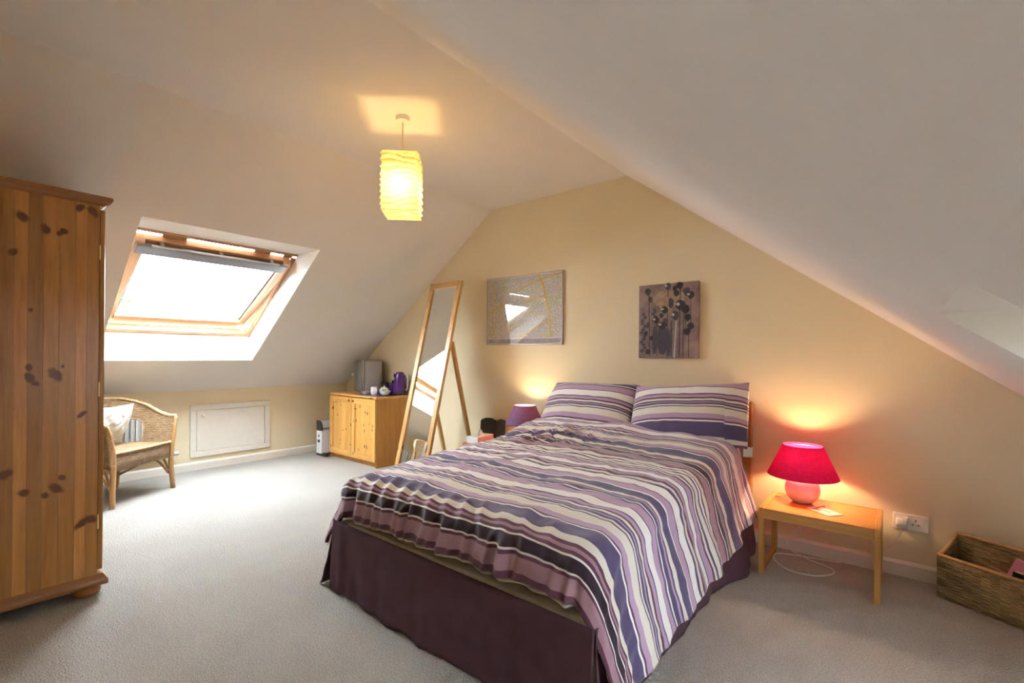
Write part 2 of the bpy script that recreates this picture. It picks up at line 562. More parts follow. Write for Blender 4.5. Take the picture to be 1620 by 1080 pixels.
def wicker_mat(name, light, dark, su=40.0, sv=120.0):
    """woven cane: rows of strands crossing upright stakes, from UV in metres"""
    m, nt, b = mat_base(name)
    uv = N(nt, 'ShaderNodeUVMap')
    uv.uv_map = 'UVMap'
    sp = N(nt, 'ShaderNodeSeparateXYZ')
    nt.links.new(uv.outputs[0], sp.inputs[0])
    def mul(src, k):
        n = N(nt, 'ShaderNodeMath', operation='MULTIPLY')
        n.inputs[1].default_value = k
        nt.links.new(src, n.inputs[0])
        return n.outputs[0]
    def fn(op, a, bb=None, val=None):
        n = N(nt, 'ShaderNodeMath', operation=op)
        nt.links.new(a, n.inputs[0])
        if bb is not None:
            nt.links.new(bb, n.inputs[1])
        if val is not None:
            n.inputs[1].default_value = val
        return n.outputs[0]
    row = mul(sp.outputs['Y'], sv)
    fl = fn('FLOOR', row)
    par = mul(fn('MODULO', fl, val=2.0), PI)
    su_ = fn('SINE', fn('ADD', mul(sp.outputs['X'], su * 2 * PI), par))
    rowf = fn('SINE', mul(fn('FRACT', row), PI))
    h = fn('MULTIPLY', fn('ABSOLUTE', rowf), fn('ADD', mul(su_, 0.35), val=0.65))
    nz = N(nt, 'ShaderNodeTexNoise', i_Scale=9.0, i_Detail=5.0)
    tc = N(nt, 'ShaderNodeTexCoord')
    nt.links.new(tc.outputs['Object'], nz.inputs['Vector'])
    wn = N(nt, 'ShaderNodeTexWhiteNoise', noise_dimensions='2D')
    cmb = N(nt, 'ShaderNodeCombineXYZ')
    nt.links.new(fl, cmb.inputs[0])
    nt.links.new(fn('FLOOR', mul(sp.outputs['X'], su)), cmb.inputs[1])
    nt.links.new(cmb.outputs[0], wn.inputs['Vector'])
    hh = fn('ADD', mul(wn.outputs['Value'], 0.5), mul(nz.outputs['Fac'], 0.6))
    rp = ramp(nt, [(0.15, dark), (0.9, light)])
    nt.links.new(hh, rp.inputs['Fac'])
    nt.links.new(rp.outputs['Color'], b.inputs['Base Color'])
    b.inputs['Roughness'].default_value = 0.55
    bump(nt, b, h, 1.0, 0.009)
    return m
M_WICKER = wicker_mat('woven_cane', (0.50, 0.33, 0.175), (0.27, 0.155, 0.07))
M_SEAGRASS = wicker_mat('woven_seagrass', (0.46, 0.33, 0.17), (0.20, 0.13, 0.052), 30.0, 105.0)
M_RATTAN = wood('rattan_pole', (0.55, 0.33, 0.14), (0.36, 0.19, 0.07), 'Z', rough=0.4)

# ------------------------------------------------------------------ the room
def slope_ceiling(name, xt, zt, xk, zk, hx0, hx1, holes):
    """sloping ceiling with roof-window openings between hx0 (high edge) and hx1 (low edge); each reveal runs out to the window frame"""
    z = lambda x: zt + (x - xt) * (zk - zt) / (xk - xt)
    bm = bmesh.new()
    P = lambda x, y: (x, y, z(x))
    quad(bm, P(xt, YN), P(hx0, YN), P(hx0, YG), P(xt, YG))
    quad(bm, P(hx1, YN), P(xk, YN), P(xk, YG), P(hx1, YG))
    ys = [YN]
    for h in holes:
        ys += [h['y0'], h['y1']]
    ys.append(YG)
    for a, b in zip(ys[0::2], ys[1::2]):
        quad(bm, P(hx0, a), P(hx1, a), P(hx1, b), P(hx0, b))
    for h in holes:
        y0, y1, t, b = h['y0'], h['y1'], (h['fx0'], h['fz0']), (h['fx1'], h['fz1'])
        quad(bm, P(hx0, y0), P(hx0, y1), (t[0], y1, t[1]), (t[0], y0, t[1]))
        quad(bm, P(hx1, y0), P(hx1, y1), (b[0], y1, b[1]), (b[0], y0, b[1]))
        for y in (y0, y1):
            quad(bm, P(hx0, y), P(hx1, y), (b[0], y, b[1]), (t[0], y, t[1]))
    return struct(obj(name, bm, M_CEIL))

WL = dict(y0=0.824, y1=2.018, fx0=-4.106, fz0=2.050, fx1=-5.105, fz1=1.356)
WR = dict(y0=0.966, y1=1.612, fx0=0.480, fz0=1.297, fx1=1.100, fz1=0.834)
slope_ceiling('ceiling_left', XA, ZF, XL, ZL, -3.720, -5.032, [WL])
slope_ceiling('ceiling_right', XB, ZF, XR, ZR, 0.076, 1.100, [WR])
bm = bmesh.new()
quad(bm, (XA, YN, ZF), (XB, YN, ZF), (XB, YG, ZF), (XA, YG, ZF))
struct(obj('ceiling', bm, M_CEIL))
bm = bmesh.new()
quad(bm, (XL, YN, 0), (XR, YN, 0), (XR, YG, 0), (XL, YG, 0))
struct(obj('floor', bm, M_CARPET))
bm = bmesh.new()
quad(bm, (XL, YG, 0), (XR, YG, 0), (XR, YG, ZR), (XB, YG, ZF), (XA, YG, ZF), (XL, YG, ZL))
struct(obj('wall_far', bm, M_WALL))
bm = bmesh.new()
quad(bm, (XL, YN, 0), (XR, YN, 0), (XR, YN, ZR), (XB, YN, ZF), (XA, YN, ZF), (XL, YN, ZL))
struct(obj('wall_near', bm, M_WALL))
for nm, x, z in (('wall_left', XL, ZL), ('wall_right', XR, ZR)):
    bm = bmesh.new()
    quad(bm, (x, YN, 0), (x, YG, 0), (x, YG, z), (x, YN, z))
    struct(obj(nm, bm, M_WALL))

def skirting(name, axis, fixed, sgn, a0, a1):
    t, h = 0.016, 0.082
    prof = [(0, 0), (sgn * t, 0), (sgn * t, h - 0.014), (sgn * t * 0.55, h - 0.004), (sgn * t * 0.3, h), (0, h)]
    if axis == 'X':
        poly = [(fixed + u, v) for u, v in prof]
        bm = prism(bmesh.new(), poly, 'X', a0, a1)
    else:
        poly = [(fixed + u, v) for u, v in prof]
        bm = prism(bmesh.new(), poly, 'Y', a0, a1)
    return struct(obj(name, bm, M_TRIM))
skirting('baseboard_far', 'X', YG, -1, XL, XR)
skirting('baseboard_near', 'X', YN, 1, XL, XR)
skirting('baseboard_left', 'Y', XL, 1, YN, YG)
skirting('baseboard_right', 'Y', XR, -1, YN, YG)

def roof_window(name, W, side, tilt, label):
    """pivoting roof window; local X across, Y up the slope, Z outwards"""
    top = Vector((W['fx0'], 0, W['fz0']))
    bot = Vector((W['fx1'], 0, W['fz1']))
    u = (top - bot).normalized()
    L = (top - bot).length
    wid = W['y1'] - W['y0']
    if side < 0:
        ax, org = Vector((0, -1, 0)), Vector((bot.x, W['y1'], bot.z))
    else:
        ax, org = Vector((0, 1, 0)), Vector((bot.x, W['y0'], bot.z))
    n = ax.cross(u)
    r = bpy.data.objects.new(name, None)
    COL.objects.link(r)
    r.matrix_world = Matrix(((ax.x, u.x, n.x, org.x), (ax.y, u.y, n.y, org.y), (ax.z, u.z, n.z, org.z), (0, 0, 0, 1)))
    r['kind'] = 'structure'
    r['label'] = label
    # fixed frame
    e = 0.004
    f = 0.042
    for nm, a in (('frame_head', (-e, wid + e, L - 0.020, L + e)), ('frame_sill', (-e, wid + e, -e, f))):
        obj(nm, bx(a[0], a[1], a[2], a[3], -0.01, 0.055, bev=0.004), M_WINWOOD, r)
    for a in ((-e, f), (wid - f, wid + e)):
        obj('frame_jamb', bx(a[0], a[1], f, L - f, -0.01, 0.085, bev=0.004), M_WINWOOD_Y, r)
    # blocks that part the ventilation slot under the head
    for a, b in ((0.03, 0.09), (0.18, 0.29), (0.69, 0.82)):
        obj('vent_block', bx(wid * a, wid * b, L - f - 0.012, L - 0.020, 0.0, 0.050), M_WINWOOD, r)
    # sash turning on its middle
    s = bpy.data.objects.new('sash', None)
    COL.objects.link(s)
    s.parent = r
    s.location = (wid / 2, L / 2, 0.055)
    s.rotation_euler = (tilt, 0, 0)
    hw, hl, k = wid / 2 - f - 0.008, L / 2 - f - 0.006, 0.062
    for a in ((-hw, -hw + k), (hw - k, hw)):
        obj('sash_stile', bx(a[0], a[1], -hl, hl, -0.050, 0.03, bev=0.004), M_WINWOOD_Y, s)
    obj('sash_bottom_rail', bx(-hw + k, hw - k, -hl - 0.016, -hl + k + 0.025, -0.062, 0.03, bev=0.004), M_WINWOOD, s)
    obj('sash_top_rail', bx(-hw + k, hw - k, hl - k, hl, -0.022, 0.03, bev=0.004), M_WINWOOD, s)
    bm = bmesh.new()
    quad(bm, (-hw + k - 0.005, -hl + k - 0.005, 0.008), (hw - k + 0.005, -hl + k - 0.005, 0.008), (hw - k + 0.005, hl - k + 0.005, 0.008), (-hw + k - 0.005, hl - k + 0.005, 0.008))
    obj('pane', bm, M_GLASS, s)
    # blind cassette and its side channels in grey metal
    obj('blind_cassette', bx(-hw + 0.02, hw - 0.02, hl - k - 0.075, hl - k + 0.035, -0.060, -0.023, bev=0.012, seg=3), M_GREYMETAL, s)
    for a in ((-hw + k - 0.004, -hw + k + 0.016), (hw - k - 0.016, hw - k + 0.004)):
        obj('blind_channel', bx(a[0], a[1], -hl + k, hl - k - 0.05, -0.026, -0.004), M_GREYMETAL, s)
    obj('control_bar', tube(bmesh.new(), [(-hw + 0.10, hl - 0.014, -0.060), (hw - 0.10, hl - 0.014, -0.060)], 0.007, 10), M_STEEL, s, 60)
    for x in (-hw + 0.16, 0, hw - 0.16):
        obj('bar_bracket', bx(x - 0.012, x + 0.012, hl - 0.022, hl - 0.006, -0.060, -0.02), M_STEEL, s)
    return r
roof_window('window_1', WL, -1, R(-8.2), 'wooden pivoting roof window, tilted open, in the left sloping ceiling')
roof_window('window_2', WR, 1, R(0.0), 'small roof window in the right sloping ceiling')

# access hatch in the left knee wall
hatch = bpy.data.objects.new('door_1', None)
COL.objects.link(hatch)
hatch.location = (XL, 0, 0)
hatch['kind'] = 'structure'
hatch['label'] = 'low cream access hatch with moulded frame in the knee wall'
hy0, hy1, hz0, hz1, hf = 1.610, 2.381, 0.130, 0.655, 0.055
for a in ((hy0, hy1, hz1 - hf, hz1), (hy0, hy1, hz0, hz0 + hf), (hy0, hy0 + hf, hz0 + hf, hz1 - hf), (hy1 - hf, hy1, hz0 + hf, hz1 - hf)):
    obj('frame_board', bx(0.0, 0.018, a[0], a[1], a[2], a[3], bev=0.003), M_TRIM, hatch)
g = 0.004
obj('panel', bx(0.0, 0.011, hy0 + hf + g, hy1 - hf - g, hz0 + hf + g, hz1 - hf - g, bev=0.002), M_TRIM, hatch)
bm = lathe(bmesh.new(), [(0, 0.030), (0.010, 0.029), (0.0165, 0.023), (0.0165, 0.017), (0.010, 0.010), (0.008, 0.0)], 20)
o = obj('knob', bm, M_TRIM, hatch, 60)
o.rotation_euler = (0, PI / 2, 0)
o.location = (0.010, hy0 + hf + 0.055, hz1 - hf - 0.055)

# ------------------------------------------------------------------ outside: lawn and a tree
bm = bmesh.new()
quad(bm, (-60, -60, -4), (60, -60, -4), (60, 60, -4), (-60, 60, -4))
o = struct(obj('ground', bm, plain('lawn', (0.09, 0.11, 0.06), rough=0.95, var=0.3, vscale=2.0)))
tr = thing('garden_tree', 'leafy green garden tree seen through the roof window', 'tree', (-16.2, 2.55, -4))
obj('trunk', tube(bmesh.new(), spline([(0, 0, 0), (0.1, 0.05, 2.2), (0, 0.1, 4.4), (0.05, 0.1, 6.0)], 5), [0.22 - 0.008 * i for i in range(16)], 10), plain('bark', (0.12, 0.08, 0.05), rough=0.9, var=0.3), tr, 60)
bm = bmesh.new()
rnd = random.Random(3)
for i in range(2600):
    d = Vector((rnd.gauss(0, 1), rnd.gauss(0, 1), rnd.gauss(0, 1))).normalized()
    p = Vector((d.x * 1.25, d.y * 1.15, d.z * 1.25)) * (0.55 + 0.45 * rnd.random()) * (1 + 0.25 * noise.noise(d * 2.5)) + Vector((0, 0, 5.75))
    a = Vector((rnd.gauss(0, 1), rnd.gauss(0, 1), rnd.gauss(0, 1))).normalized()
    b2 = a.cross(d + Vector((0.01, 0, 0))).normalized()
    s = 0.05 + 0.05 * rnd.random()
    quad(bm, p - a * s * 1.5, p + b2 * s * 0.7, p + a * s * 1.5, p - b2 * s * 0.7)
o = obj('foliage', bm, plain('leaves', (0.11, 0.20, 0.06), rough=0.6, var=0.4, vscale=1.5), tr)

# ------------------------------------------------------------------ wardrobe
WX1, WX0, WY0, WY1 = -2.99, -3.79, -0.09, 0.500
w = thing('wardrobe', 'tall knotty antique pine wardrobe on bun feet', 'wardrobe', (WX1, 0, 0))
wz0, wz1 = 0.105, 1.885
nb = 12
edges = [WY0 + 0.0]
rnd = random.Random(11)
ws = [0.8 + 0.5 * rnd.random() for _ in range(nb)]
for k in ws:
    edges.append(edges[-1] + k / sum(ws) * (WY1 - WY0))
for sx, nm in ((0, 1), (WX0 - WX1, -1)):
    sp = obj('side_panel', bx(min(sx - nm * 0.006, sx - nm * 0.02), max(sx - nm * 0.006, sx - nm * 0.02), WY0, WY1, wz0, wz1), M_PINE_DARK, w)
    for i in range(nb):
        pc = obj('board', bx(sx - (0.008 if nm > 0 else 0), sx + (0 if nm > 0 else 0.008), edges[i] + 0.0004, edges[i + 1] - 0.0004, wz0, wz1), M_PINE_DARK, sp)
ww = WX0 - WX1
obj('back_panel', bx(ww + 0.02, -0.02, WY0, WY0 + 0.012, wz0, wz1), M_PINE_DARK, w)
# cornice and plinth mouldings
def moulding(z0, prof):
    bm = bmesh.new()
    rings = []
    for o_, z in prof:
        rings.append([bm.verts.new(p) for p in ((o_, WY0, z0 + z), (o_, WY1 + 0.02 + o_, z0 + z), (ww - o_, WY1 + 0.02 + o_, z0 + z), (ww - o_, WY0, z0 + z))])
    for A, B in zip(rings[:-1], rings[1:]):
        for k in range(4):
            l = (k + 1) % 4
            bm.faces.new((A[k], A[l], B[l], B[k]))
    bm.faces.new(rings[0][::-1])
    bm.faces.new(rings[-1])
    return bm
obj('cornice', moulding(1.885, [(0.0, 0), (0.006, 0.006), (0.010, 0.014), (0.022, 0.020), (0.026, 0.028), (0.026, 0.038), (0.022, 0.043)]), M_PINE_DARK_Y, w, 40)
obj('plinth_moulding', moulding(0.055, [(0.016, 0), (0.020, 0.006), (0.020, 0.022), (0.012, 0.034), (0.006, 0.046), (0.0, 0.052)]), M_PINE_DARK_Y, w, 40)
footp = [(0, 0), (0.036, 0.0), (0.050, 0.008), (0.056, 0.022), (0.050, 0.038), (0.036, 0.046), (0.034, 0.056), (0, 0.056)]
for fx in (-0.052, ww + 0.052):
    for fy in (WY0 + 0.06, WY1 - 0.03):
        obj('bun_foot', lathe(bmesh.new(), footp, 28, (fx, fy, 0)), M_PINE_DARK_X, w, 50)
for a0, a1 in ((ww / 2 + 0.002, -0.004), (ww + 0.004, ww / 2 - 0.002)):
    dr = obj('door', bx(a0, a1, WY1 + 0.001, WY1 + 0.022, 0.125, 1.868, bev=0.005), M_PINE_DARK, w, 40)
    obj('door_panel', bx(a0 + 0.08, a1 - 0.08, WY1 + 0.018, WY1 + 0.029, 0.25, 1.75, bev=0.006), M_PINE_DARK, dr)
    kx = a0 + 0.04 if a1 > -0.1 else a1 - 0.04
    kb = obj('knob', lathe(bmesh.new(), [(0, 0.034), (0.012, 0.032), (0.018, 0.024), (0.014, 0.014), (0.008, 0.008), (0.009, 0.0)], 18), M_PINE_DARK, dr, 60)
    kb.rotation_euler = (-PI / 2, 0, 0)
    kb.location = (kx, WY1 + 0.022, 0.98)
    if a1 > -0.1:
        for hz in (0.36, 1.0, 1.66):
            obj('hinge', tube(bmesh.new(), [(-0.001, WY1 + 0.001, hz - 0.035), (-0.001, WY1 + 0.001, hz + 0.035)], 0.0045, 10), M_BRASS, dr, 60)

# ------------------------------------------------------------------ bed
BX0, BX1, BY0, BY1 = -2.205, -0.715, 1.285, 3.255
bed = thing('bed', 'king size divan bed with plum valance and dark pine headboard', 'bed', ((BX0 + BX1) / 2, BY0, 0))
ox, oy = -(BX0 + BX1) / 2, -BY0
L_ = lambda x, y: (x + ox, y + oy)
obj('divan_base', bx(BX0 + ox + 0.01, BX1 + ox - 0.01, 0.01, BY1 + oy, 0.02, 0.345, bev=0.01), M_CREAMCLOTH, bed)
obj('mattress', bx(BX0 + ox + 0.035, BX1 + ox - 0.035, 0.030, BY1 + oy, 0.345, 0.495, bev=0.06, seg=4), M_CREAMCLOTH, bed, 60)
# headboard: gently arched rail between two posts, with an inset panel
hb = bmesh.new()
poly = [(BX0 + ox - 0.0, 0.30)]
poly += [(BX1 + ox, 0.30), (BX1 + ox, 0.885)]
for i in range(13):
    t = i / 12
    x = (BX1 + ox) * (1 - t) + (BX0 + ox) * t
    poly.append((x, 0.895 + 0.045 * math.sin(PI * t)))
poly.append((BX0 + ox, 0.885))
prism(hb, poly, 'Y', BY1 + oy + 0.012, BY1 + oy + 0.042)
hbo = obj('headboard', hb, M_HEADBOARD, bed)
for x in (BX0 + ox - 0.002, BX1 + ox - 0.043):
    obj('post', bx(x, x + 0.045, BY1 + oy + 0.004, BY1 + oy + 0.05, 0.0, 0.898, bev=0.004), M_HEADBOARD, hbo)
# valance: pleated plum skirt on three sides; separate panels so the corners open
def valance(p0, p1, nrm, n, amp, seed, flare, ends, bumps=()):
    bm = bmesh.new()
    p0, p1, nrm = Vector(p0), Vector(p1), Vector(nrm)
    rows = 14
    rnd = random.Random(seed)
    ph = [rnd.random() * 6 for _ in range(6)]
    G = []
    Ln = (p1 - p0).length
    for i in range(n + 1):
        t = i / n
        s = t * Ln
        col = []
        wv = 0.45 * math.sin(s * 17 + ph[0]) + 0.35 * math.sin(s * 29 + ph[1]) + 0.3 * math.sin(s * 7 + ph[2]) + 0.4 * noise.noise(Vector((s * 5, seed, 0)))
        for j in range(rows + 1):
            v = j / rows
            z = 0.338 * (1 - v) + 0.006
            out = 0.004 + flare * v ** 1.3 + amp * wv * v ** 1.1
            out += 0.012 * v * noise.noise(Vector((s * 9, z * 14, seed + 4)))
            out += 0.010 * v * (0.3 - abs(noise.noise(Vector((s * 11, z * 2.5, seed + 8)))))
            e = ends[0] * math.exp(-(s / 0.16) ** 2) + ends[1] * math.exp(-((Ln - s) / 0.16) ** 2)
            out += e * v ** 1.6
            out += sum(ba * math.exp(-((s - bs) / bw) ** 2) for bs, bw, ba in bumps) * v ** 1.3
            along = 0.0
            if ends[0] and s < 0.25:
                along -= 0.10 * abs(ends[0]) / 0.06 * v ** 1.5 * math.exp(-(s / 0.09) ** 2) * 0.3
            p = p0 + (p1 - p0) * t + nrm * max(out, 0.003) + (p1 - p0).normalized() * along
            col.append(bm.verts.new((p.x, p.y, z)))
        G.append(col)
    for i in range(n):
        for j in range(rows):
            bm.faces.new((G[i][j], G[i + 1][j], G[i + 1][j + 1], G[i][j + 1]))
    return bm
x0, x1, y1 = BX0 + ox - 0.003, BX1 + ox + 0.003, BY1 + oy
vp = [('valance_foot_panel', (x0, -0.003, 0), (x1, -0.003, 0), (0, -1, 0), 150, 0.008, 1, 0.014, (0.0, 0.02), ((0.75, 0.5, 0.02),)),
      ('valance_side_panel', (x0, -0.003, 0), (x0, y1, 0), (-1, 0, 0), 160, 0.012, 2, 0.015, (0.06, 0.0), ()),
      ('valance_side_panel', (x1, -0.003, 0), (x1, y1, 0), (1, 0, 0), 160, 0.006, 3, 0.004, (0.02, 0.0), ((1.50, 0.20, 0.075), (1.85, 0.25, 0.03)))]
for nm, a, b, c, n, am, sd, fl, en, bu in vp:
    o = obj(nm, valance(a, b, c, n, am, sd, fl, en, bu), M_VALANCE, bed, 179)
    md = o.modifiers.new('thick', 'SOLIDIFY')
    md.thickness = 0.003

# ------------------------------------------------------------------ duvet
def make_duvet():
    W = BX1 - BX0
    r = 0.10
    a0, a1, b0, b1 = -0.245, W + 0.395, -0.135, 1.735
    na, nb_ = 250, 250
    def ztop(a, b):
        u = (a / W - 0.5) * 2
        z = 0.560 + 0.030 * max(0, 1 - u * u) + 0.045 * sm(0.25, 1.15, b) + 0.085 * sm(1.15, 1.65, b)
        z -= 0.016 * (1 - sm(0.0, 0.35, b))
        z += 0.020 * sm(0.0, 0.8, u) * (1 - sm(1.2, 1.6, b))
        return z
    V = []
    UV = []
    for j in range(nb_ + 1):
        b = b0 + (b1 - b0) * j / nb_
        for i in range(na + 1):
            a = a0 + (a1 - a0) * i / na
            ca = min(max(a, r), W - r)
            cb = max(b, r)
            ex, ey = a - ca, b - cb
            e = math.hypot(ex, ey)
            zt = ztop(ca, cb)
            P = Vector((ca, cb, zt))
            side_f = abs(ex) / e if e > 1e-9 else 0      # 1 on the sides, 0 on the foot
            ang = math.atan2(abs(ex), -ey) if e > 1e-9 else 0
            # running length round the drape, continuous over the corners
            if ex > 0 or (ex == 0 and a > W / 2):
                peri = (ca - W) + ang * 0.16 + (cb - r)
            else:
                peri = -ca - ang * 0.16 - (cb - r) - 5
            if e > 1e-9:
                dx, dy = ex / e, ey / e
                q = r * PI / 2
                fs = 0.27 if ex > 0 else 0.46
                flare = 0.10 + (fs - 0.10) * side_f ** 2
                if e < q:
                    th = e / r
                    out, drop = r * math.sin(th), r * (1 - math.cos(th))
                    h = 0
                else:
                    h = e - q
                    out, drop = r + flare * h, r + h * math.sqrt(1 - flare * flare)
                wv = 0.6 * math.sin(peri * 19 + 1.3) + 0.5 * math.sin(peri * 33) + 0.6 * noise.noise(Vector((peri * 6, 3.1, e)))
                out += wv * 0.013 * sm(0.0, 0.2, h)
                ft = math.exp(-(ex / 0.05) ** 2) if ey else 0
                if ft > 0.01:
                    # gathered hem at the foot
                    g_ = math.exp(-((e - 0.19) / 0.09) ** 2) * ft
                    n_ = noise.noise(Vector((a * 15 + 2 * e, 0.5 + 0.6 * e, 7.7)))
                    n2 = noise.noise(Vector((a * 31 + e * 5, 2.0, 1.7)))
                    out += g_ * (0.024 * (0.6 - abs(n_) * 2.4) + 0.012 * n2)
                    drop += ft * 0.014 * noise.noise(Vector((a * 5, 9.0, 0))) * sm(0.1, 0.22, e)
                P += Vector((dx * out, dy * out, -drop))
            # quilt puffs and creases
            A = Vector((a, b, 0))
            d = 0.014 * noise.noise(A * 3.1 + Vector((3, 1, 0))) + 0.008 * noise.noise(A * 8.0)
            d += 0.010 * (0.4 - abs(noise.noise(Vector((a * 5 + 2 * b, b * 11 - a * 2, 4.0)))))
            d += 0.007 * (0.4 - abs(noise.noise(Vector((a * 13 - 5 * b, b * 9 + a * 4, 14.0)))))
            gx = math.exp(-(((a - 0.46) / 0.36) ** 2 + ((b - 1.28) / 0.22) ** 2))
            d += gx * 0.050 * (0.42 - abs(noise.noise(Vector((a * 7 + b * 4, b * 10 - a * 5, 8.0)))))
            d += gx * 0.024 * (0.4 - abs(noise.noise(Vector((a * 19 - b * 6, b * 17 + a * 9, 2.0)))))
            gl = math.exp(-(((a - 0.35) / 0.55) ** 2 + ((b - 0.80) / 0.45) ** 2))
            d += gl * 0.020 * (0.4 - abs(noise.noise(Vector((a * 7, b * 14 + a * 3, 5.0)))))
            gf = math.exp(-((b - 0.06) / 0.11) ** 2)
            d += gf * 0.026 * (0.35 - abs(noise.noise(Vector((a * 10 + b * 5, b * 2, 6.0)))) * 1.3)
            ee = min(1, e / (r * PI / 2)) if e > 0 else 0
            nd = Vector((0, 0, 1)) if e < 1e-9 else Vector((ex / e * math.sin(ee * PI / 2), ey / e * math.sin(ee * PI / 2), math.cos(ee * PI / 2)))
            P += nd * d
            V.append((P.x + BX0, P.y + BY0, max(P.z, 0.03)))
            wob = 0.012 * noise.noise(Vector((a * 2.3, b * 2.0, 1.0))) + gx * 0.045 * noise.noise(Vector((a * 7, b * 6, 3.0))) + gl * 0.016 * noise.noise(Vector((a * 9, b * 7, 5.0)))
            UV.append((a - a0, b - b0 + wob))
    F = []
    for j in range(nb_):
        for i in range(na):
            k = j * (na + 1) + i
            F.append((k, k + 1, k + na + 2, k + na + 1))
    me = bpy.data.meshes.new('duvet')
    me.from_pydata(V, [], F)
    uvl = me.uv_layers.new(name='UVMap')
    for lp in me.loops:
        uvl.data[lp.index].uv = UV[lp.vertex_index]
    me.validate()
    hem = [V[i] for i in range(0, na + 1, 2)]
    return me, hem
dv = thing('duvet', 'purple, lilac and cream striped duvet spread over the bed', 'duvet', ((BX0 + BX1) / 2, 2.2, 0.6))
me, hem = make_duvet()
o = obj('cover', me, M_LINEN, dv, 179)
o.location = (-dv.location.x, -2.2, -0.6)
md = o.modifiers.new('thick', 'SOLIDIFY')
md.thickness = 0.018
md.offset = -1
# cream turned hem along the opening at the foot
hp = [Vector(p) + Vector((0.0, 0.016 + 0.006 * math.sin(i * 0.9), -0.012 + 0.007 * noise.noise(Vector((i * 0.35, 0, 0))))) for i, p in enumerate(hem)]
o = obj('hem_facing', tube(bmesh.new(), hp, 0.0055, 6), M_CREAMCLOTH, dv, 179)
o.location = (-dv.location.x, -2.2, -0.6)

# ------------------------------------------------------------------ pillows
def pillow_mesh(w_, h_, t_, seed, voff, flange=0.0):
    nu, nv = 56, 44
    V, F, UV = [], [], []
    for side in (1, -1):
        base = len(V)
        for j in range(nv + 1):
            v = -1 + 2 * j / nv
            for i in range(nu + 1):
                u = -1 + 2 * i / nu
                f = max(0, (1 - abs(u) ** 2.6)) ** 0.55 * max(0, (1 - abs(v) ** 2.4)) ** 0.55
                pin = 1 - 0.10 * (1 - abs(u) ** 2) * abs(v) ** 2 + 0.012 * noise.noise(Vector((u * 2.2, v, seed + 20)))
                pin2 = 1 - 0.07 * (abs(v) ** 2) * (1 - abs(u) ** 2)
                d = 0.010 * noise.noise(Vector((u * 2.4, v * 2.2, seed))) + 0.006 * noise.noise(Vector((u * 6, v * 5, seed + 3)))
                d += 0.010 * (0.3 - abs(noise.noise(Vector((u * 3 + v * 2, v * 4, seed + 9))))) 
                x = u * w_ / 2 * pin2
                y = v * h_ / 2 * pin
                z = side * (t_ / 2 * f + d * f) + 0.012 * noise.noise(Vector((u * 1.5, v * 1.5, seed + 5)))
                V.append((x, y, z))
                UV.append((x + 1, y + h_ / 2 + voff + 0.006 * noise.noise(Vector((u * 2, v * 2, seed)))))
        for j in range(nv):
            for i in range(nu):
                k = base + j * (nu + 1) + i
                q = (k, k + 1, k + nu + 2, k + nu + 1)
                F.append(q if side > 0 else q[::-1])
    me = bpy.data.meshes.new('pillow')
    me.from_pydata(V, [], F)
    uvl = me.uv_layers.new(name='UVMap')
    for lp in me.loops:
        uvl.data[lp.index].uv = UV[lp.vertex_index]
    bm_ = bmesh.new()
    bm_.from_mesh(me)
    bmesh.ops.remove_doubles(bm_, verts=bm_.verts, dist=0.0005)
    bm_.to_mesh(me)
    bm_.free()
    return me
def pillow(name, label, x, y, z, tilt, rz, roll, w_, h_, t_, seed, voff, spin=0.0, mat=M_LINEN):
    p = thing(name, label, 'pillow', (x, y, z), 0, None)
    p.rotation_euler = (Matrix.Rotation(rz, 3, 'Z') @ Matrix.Rotation(roll, 3, 'Y') @ Matrix.Rotation(tilt, 3, 'X') @ Matrix.Rotation(spin, 3, 'Z')).to_euler()
    obj('pillowcase', pillow_mesh(w_, h_, t_, seed, voff), mat, p, 179)
    return p
PVO = LA - 0.42
pillow('pillow', 'striped pillow on the bed side nearer the mirror', -1.790, 3.075, 0.800, R(52), R(-2), 0, 0.74, 0.44, 0.21, 1.0, 0.235, R(1))
pr = pillow('pillow', 'striped pillow with loose flap beside the pink lamp', -1.048, 3.050, 0.812, R(57), R(2), 0, 0.72, 0.45, 0.21, 5.0, 0.165, R(5))
# hanging flap of the pillowcase and its white care tag
bm = bmesh.new()
uvl = bm.loops.layers.uv.new('UVMap')
gr = []
for j in range(23):
    v = -0.205 + 0.41 * j / 22
    rowv = []
    for i in range(7):
        u = i / 6
        x = 0.245 + 0.115 * u
        fz = 0.105 * max(0.05, 1 - abs(x / 0.365) ** 2.6) ** 0.55 * max(0.05, 1 - abs(v / 0.225) ** 2.4) ** 0.55
        rowv.append(bm.verts.new((x, v * (1 - 0.10 * (1 - (x / 0.36) ** 2) * (v / 0.225) ** 2) * 0.97, fz + 0.014 + 0.004 * math.sin(j * 0.7 + i))))
    gr.append(rowv)
for j in range(22):
    for i in range(6):
        f = bm.faces.new((gr[j][i], gr[j][i + 1], gr[j + 1][i + 1], gr[j + 1][i]))
        for lp in f.loops:
            lp[uvl].uv = (lp.vert.co.x + 1, lp.vert.co.y + 0.225 + 0.177)
obj('flap', bm, M_LINEN, pr, 179)
ct = obj('care_tag', bx(0.335, 0.385, -0.265, -0.205, -0.012, -0.010), M_WHITE, pr)
ct['label'] = 'white care tag'

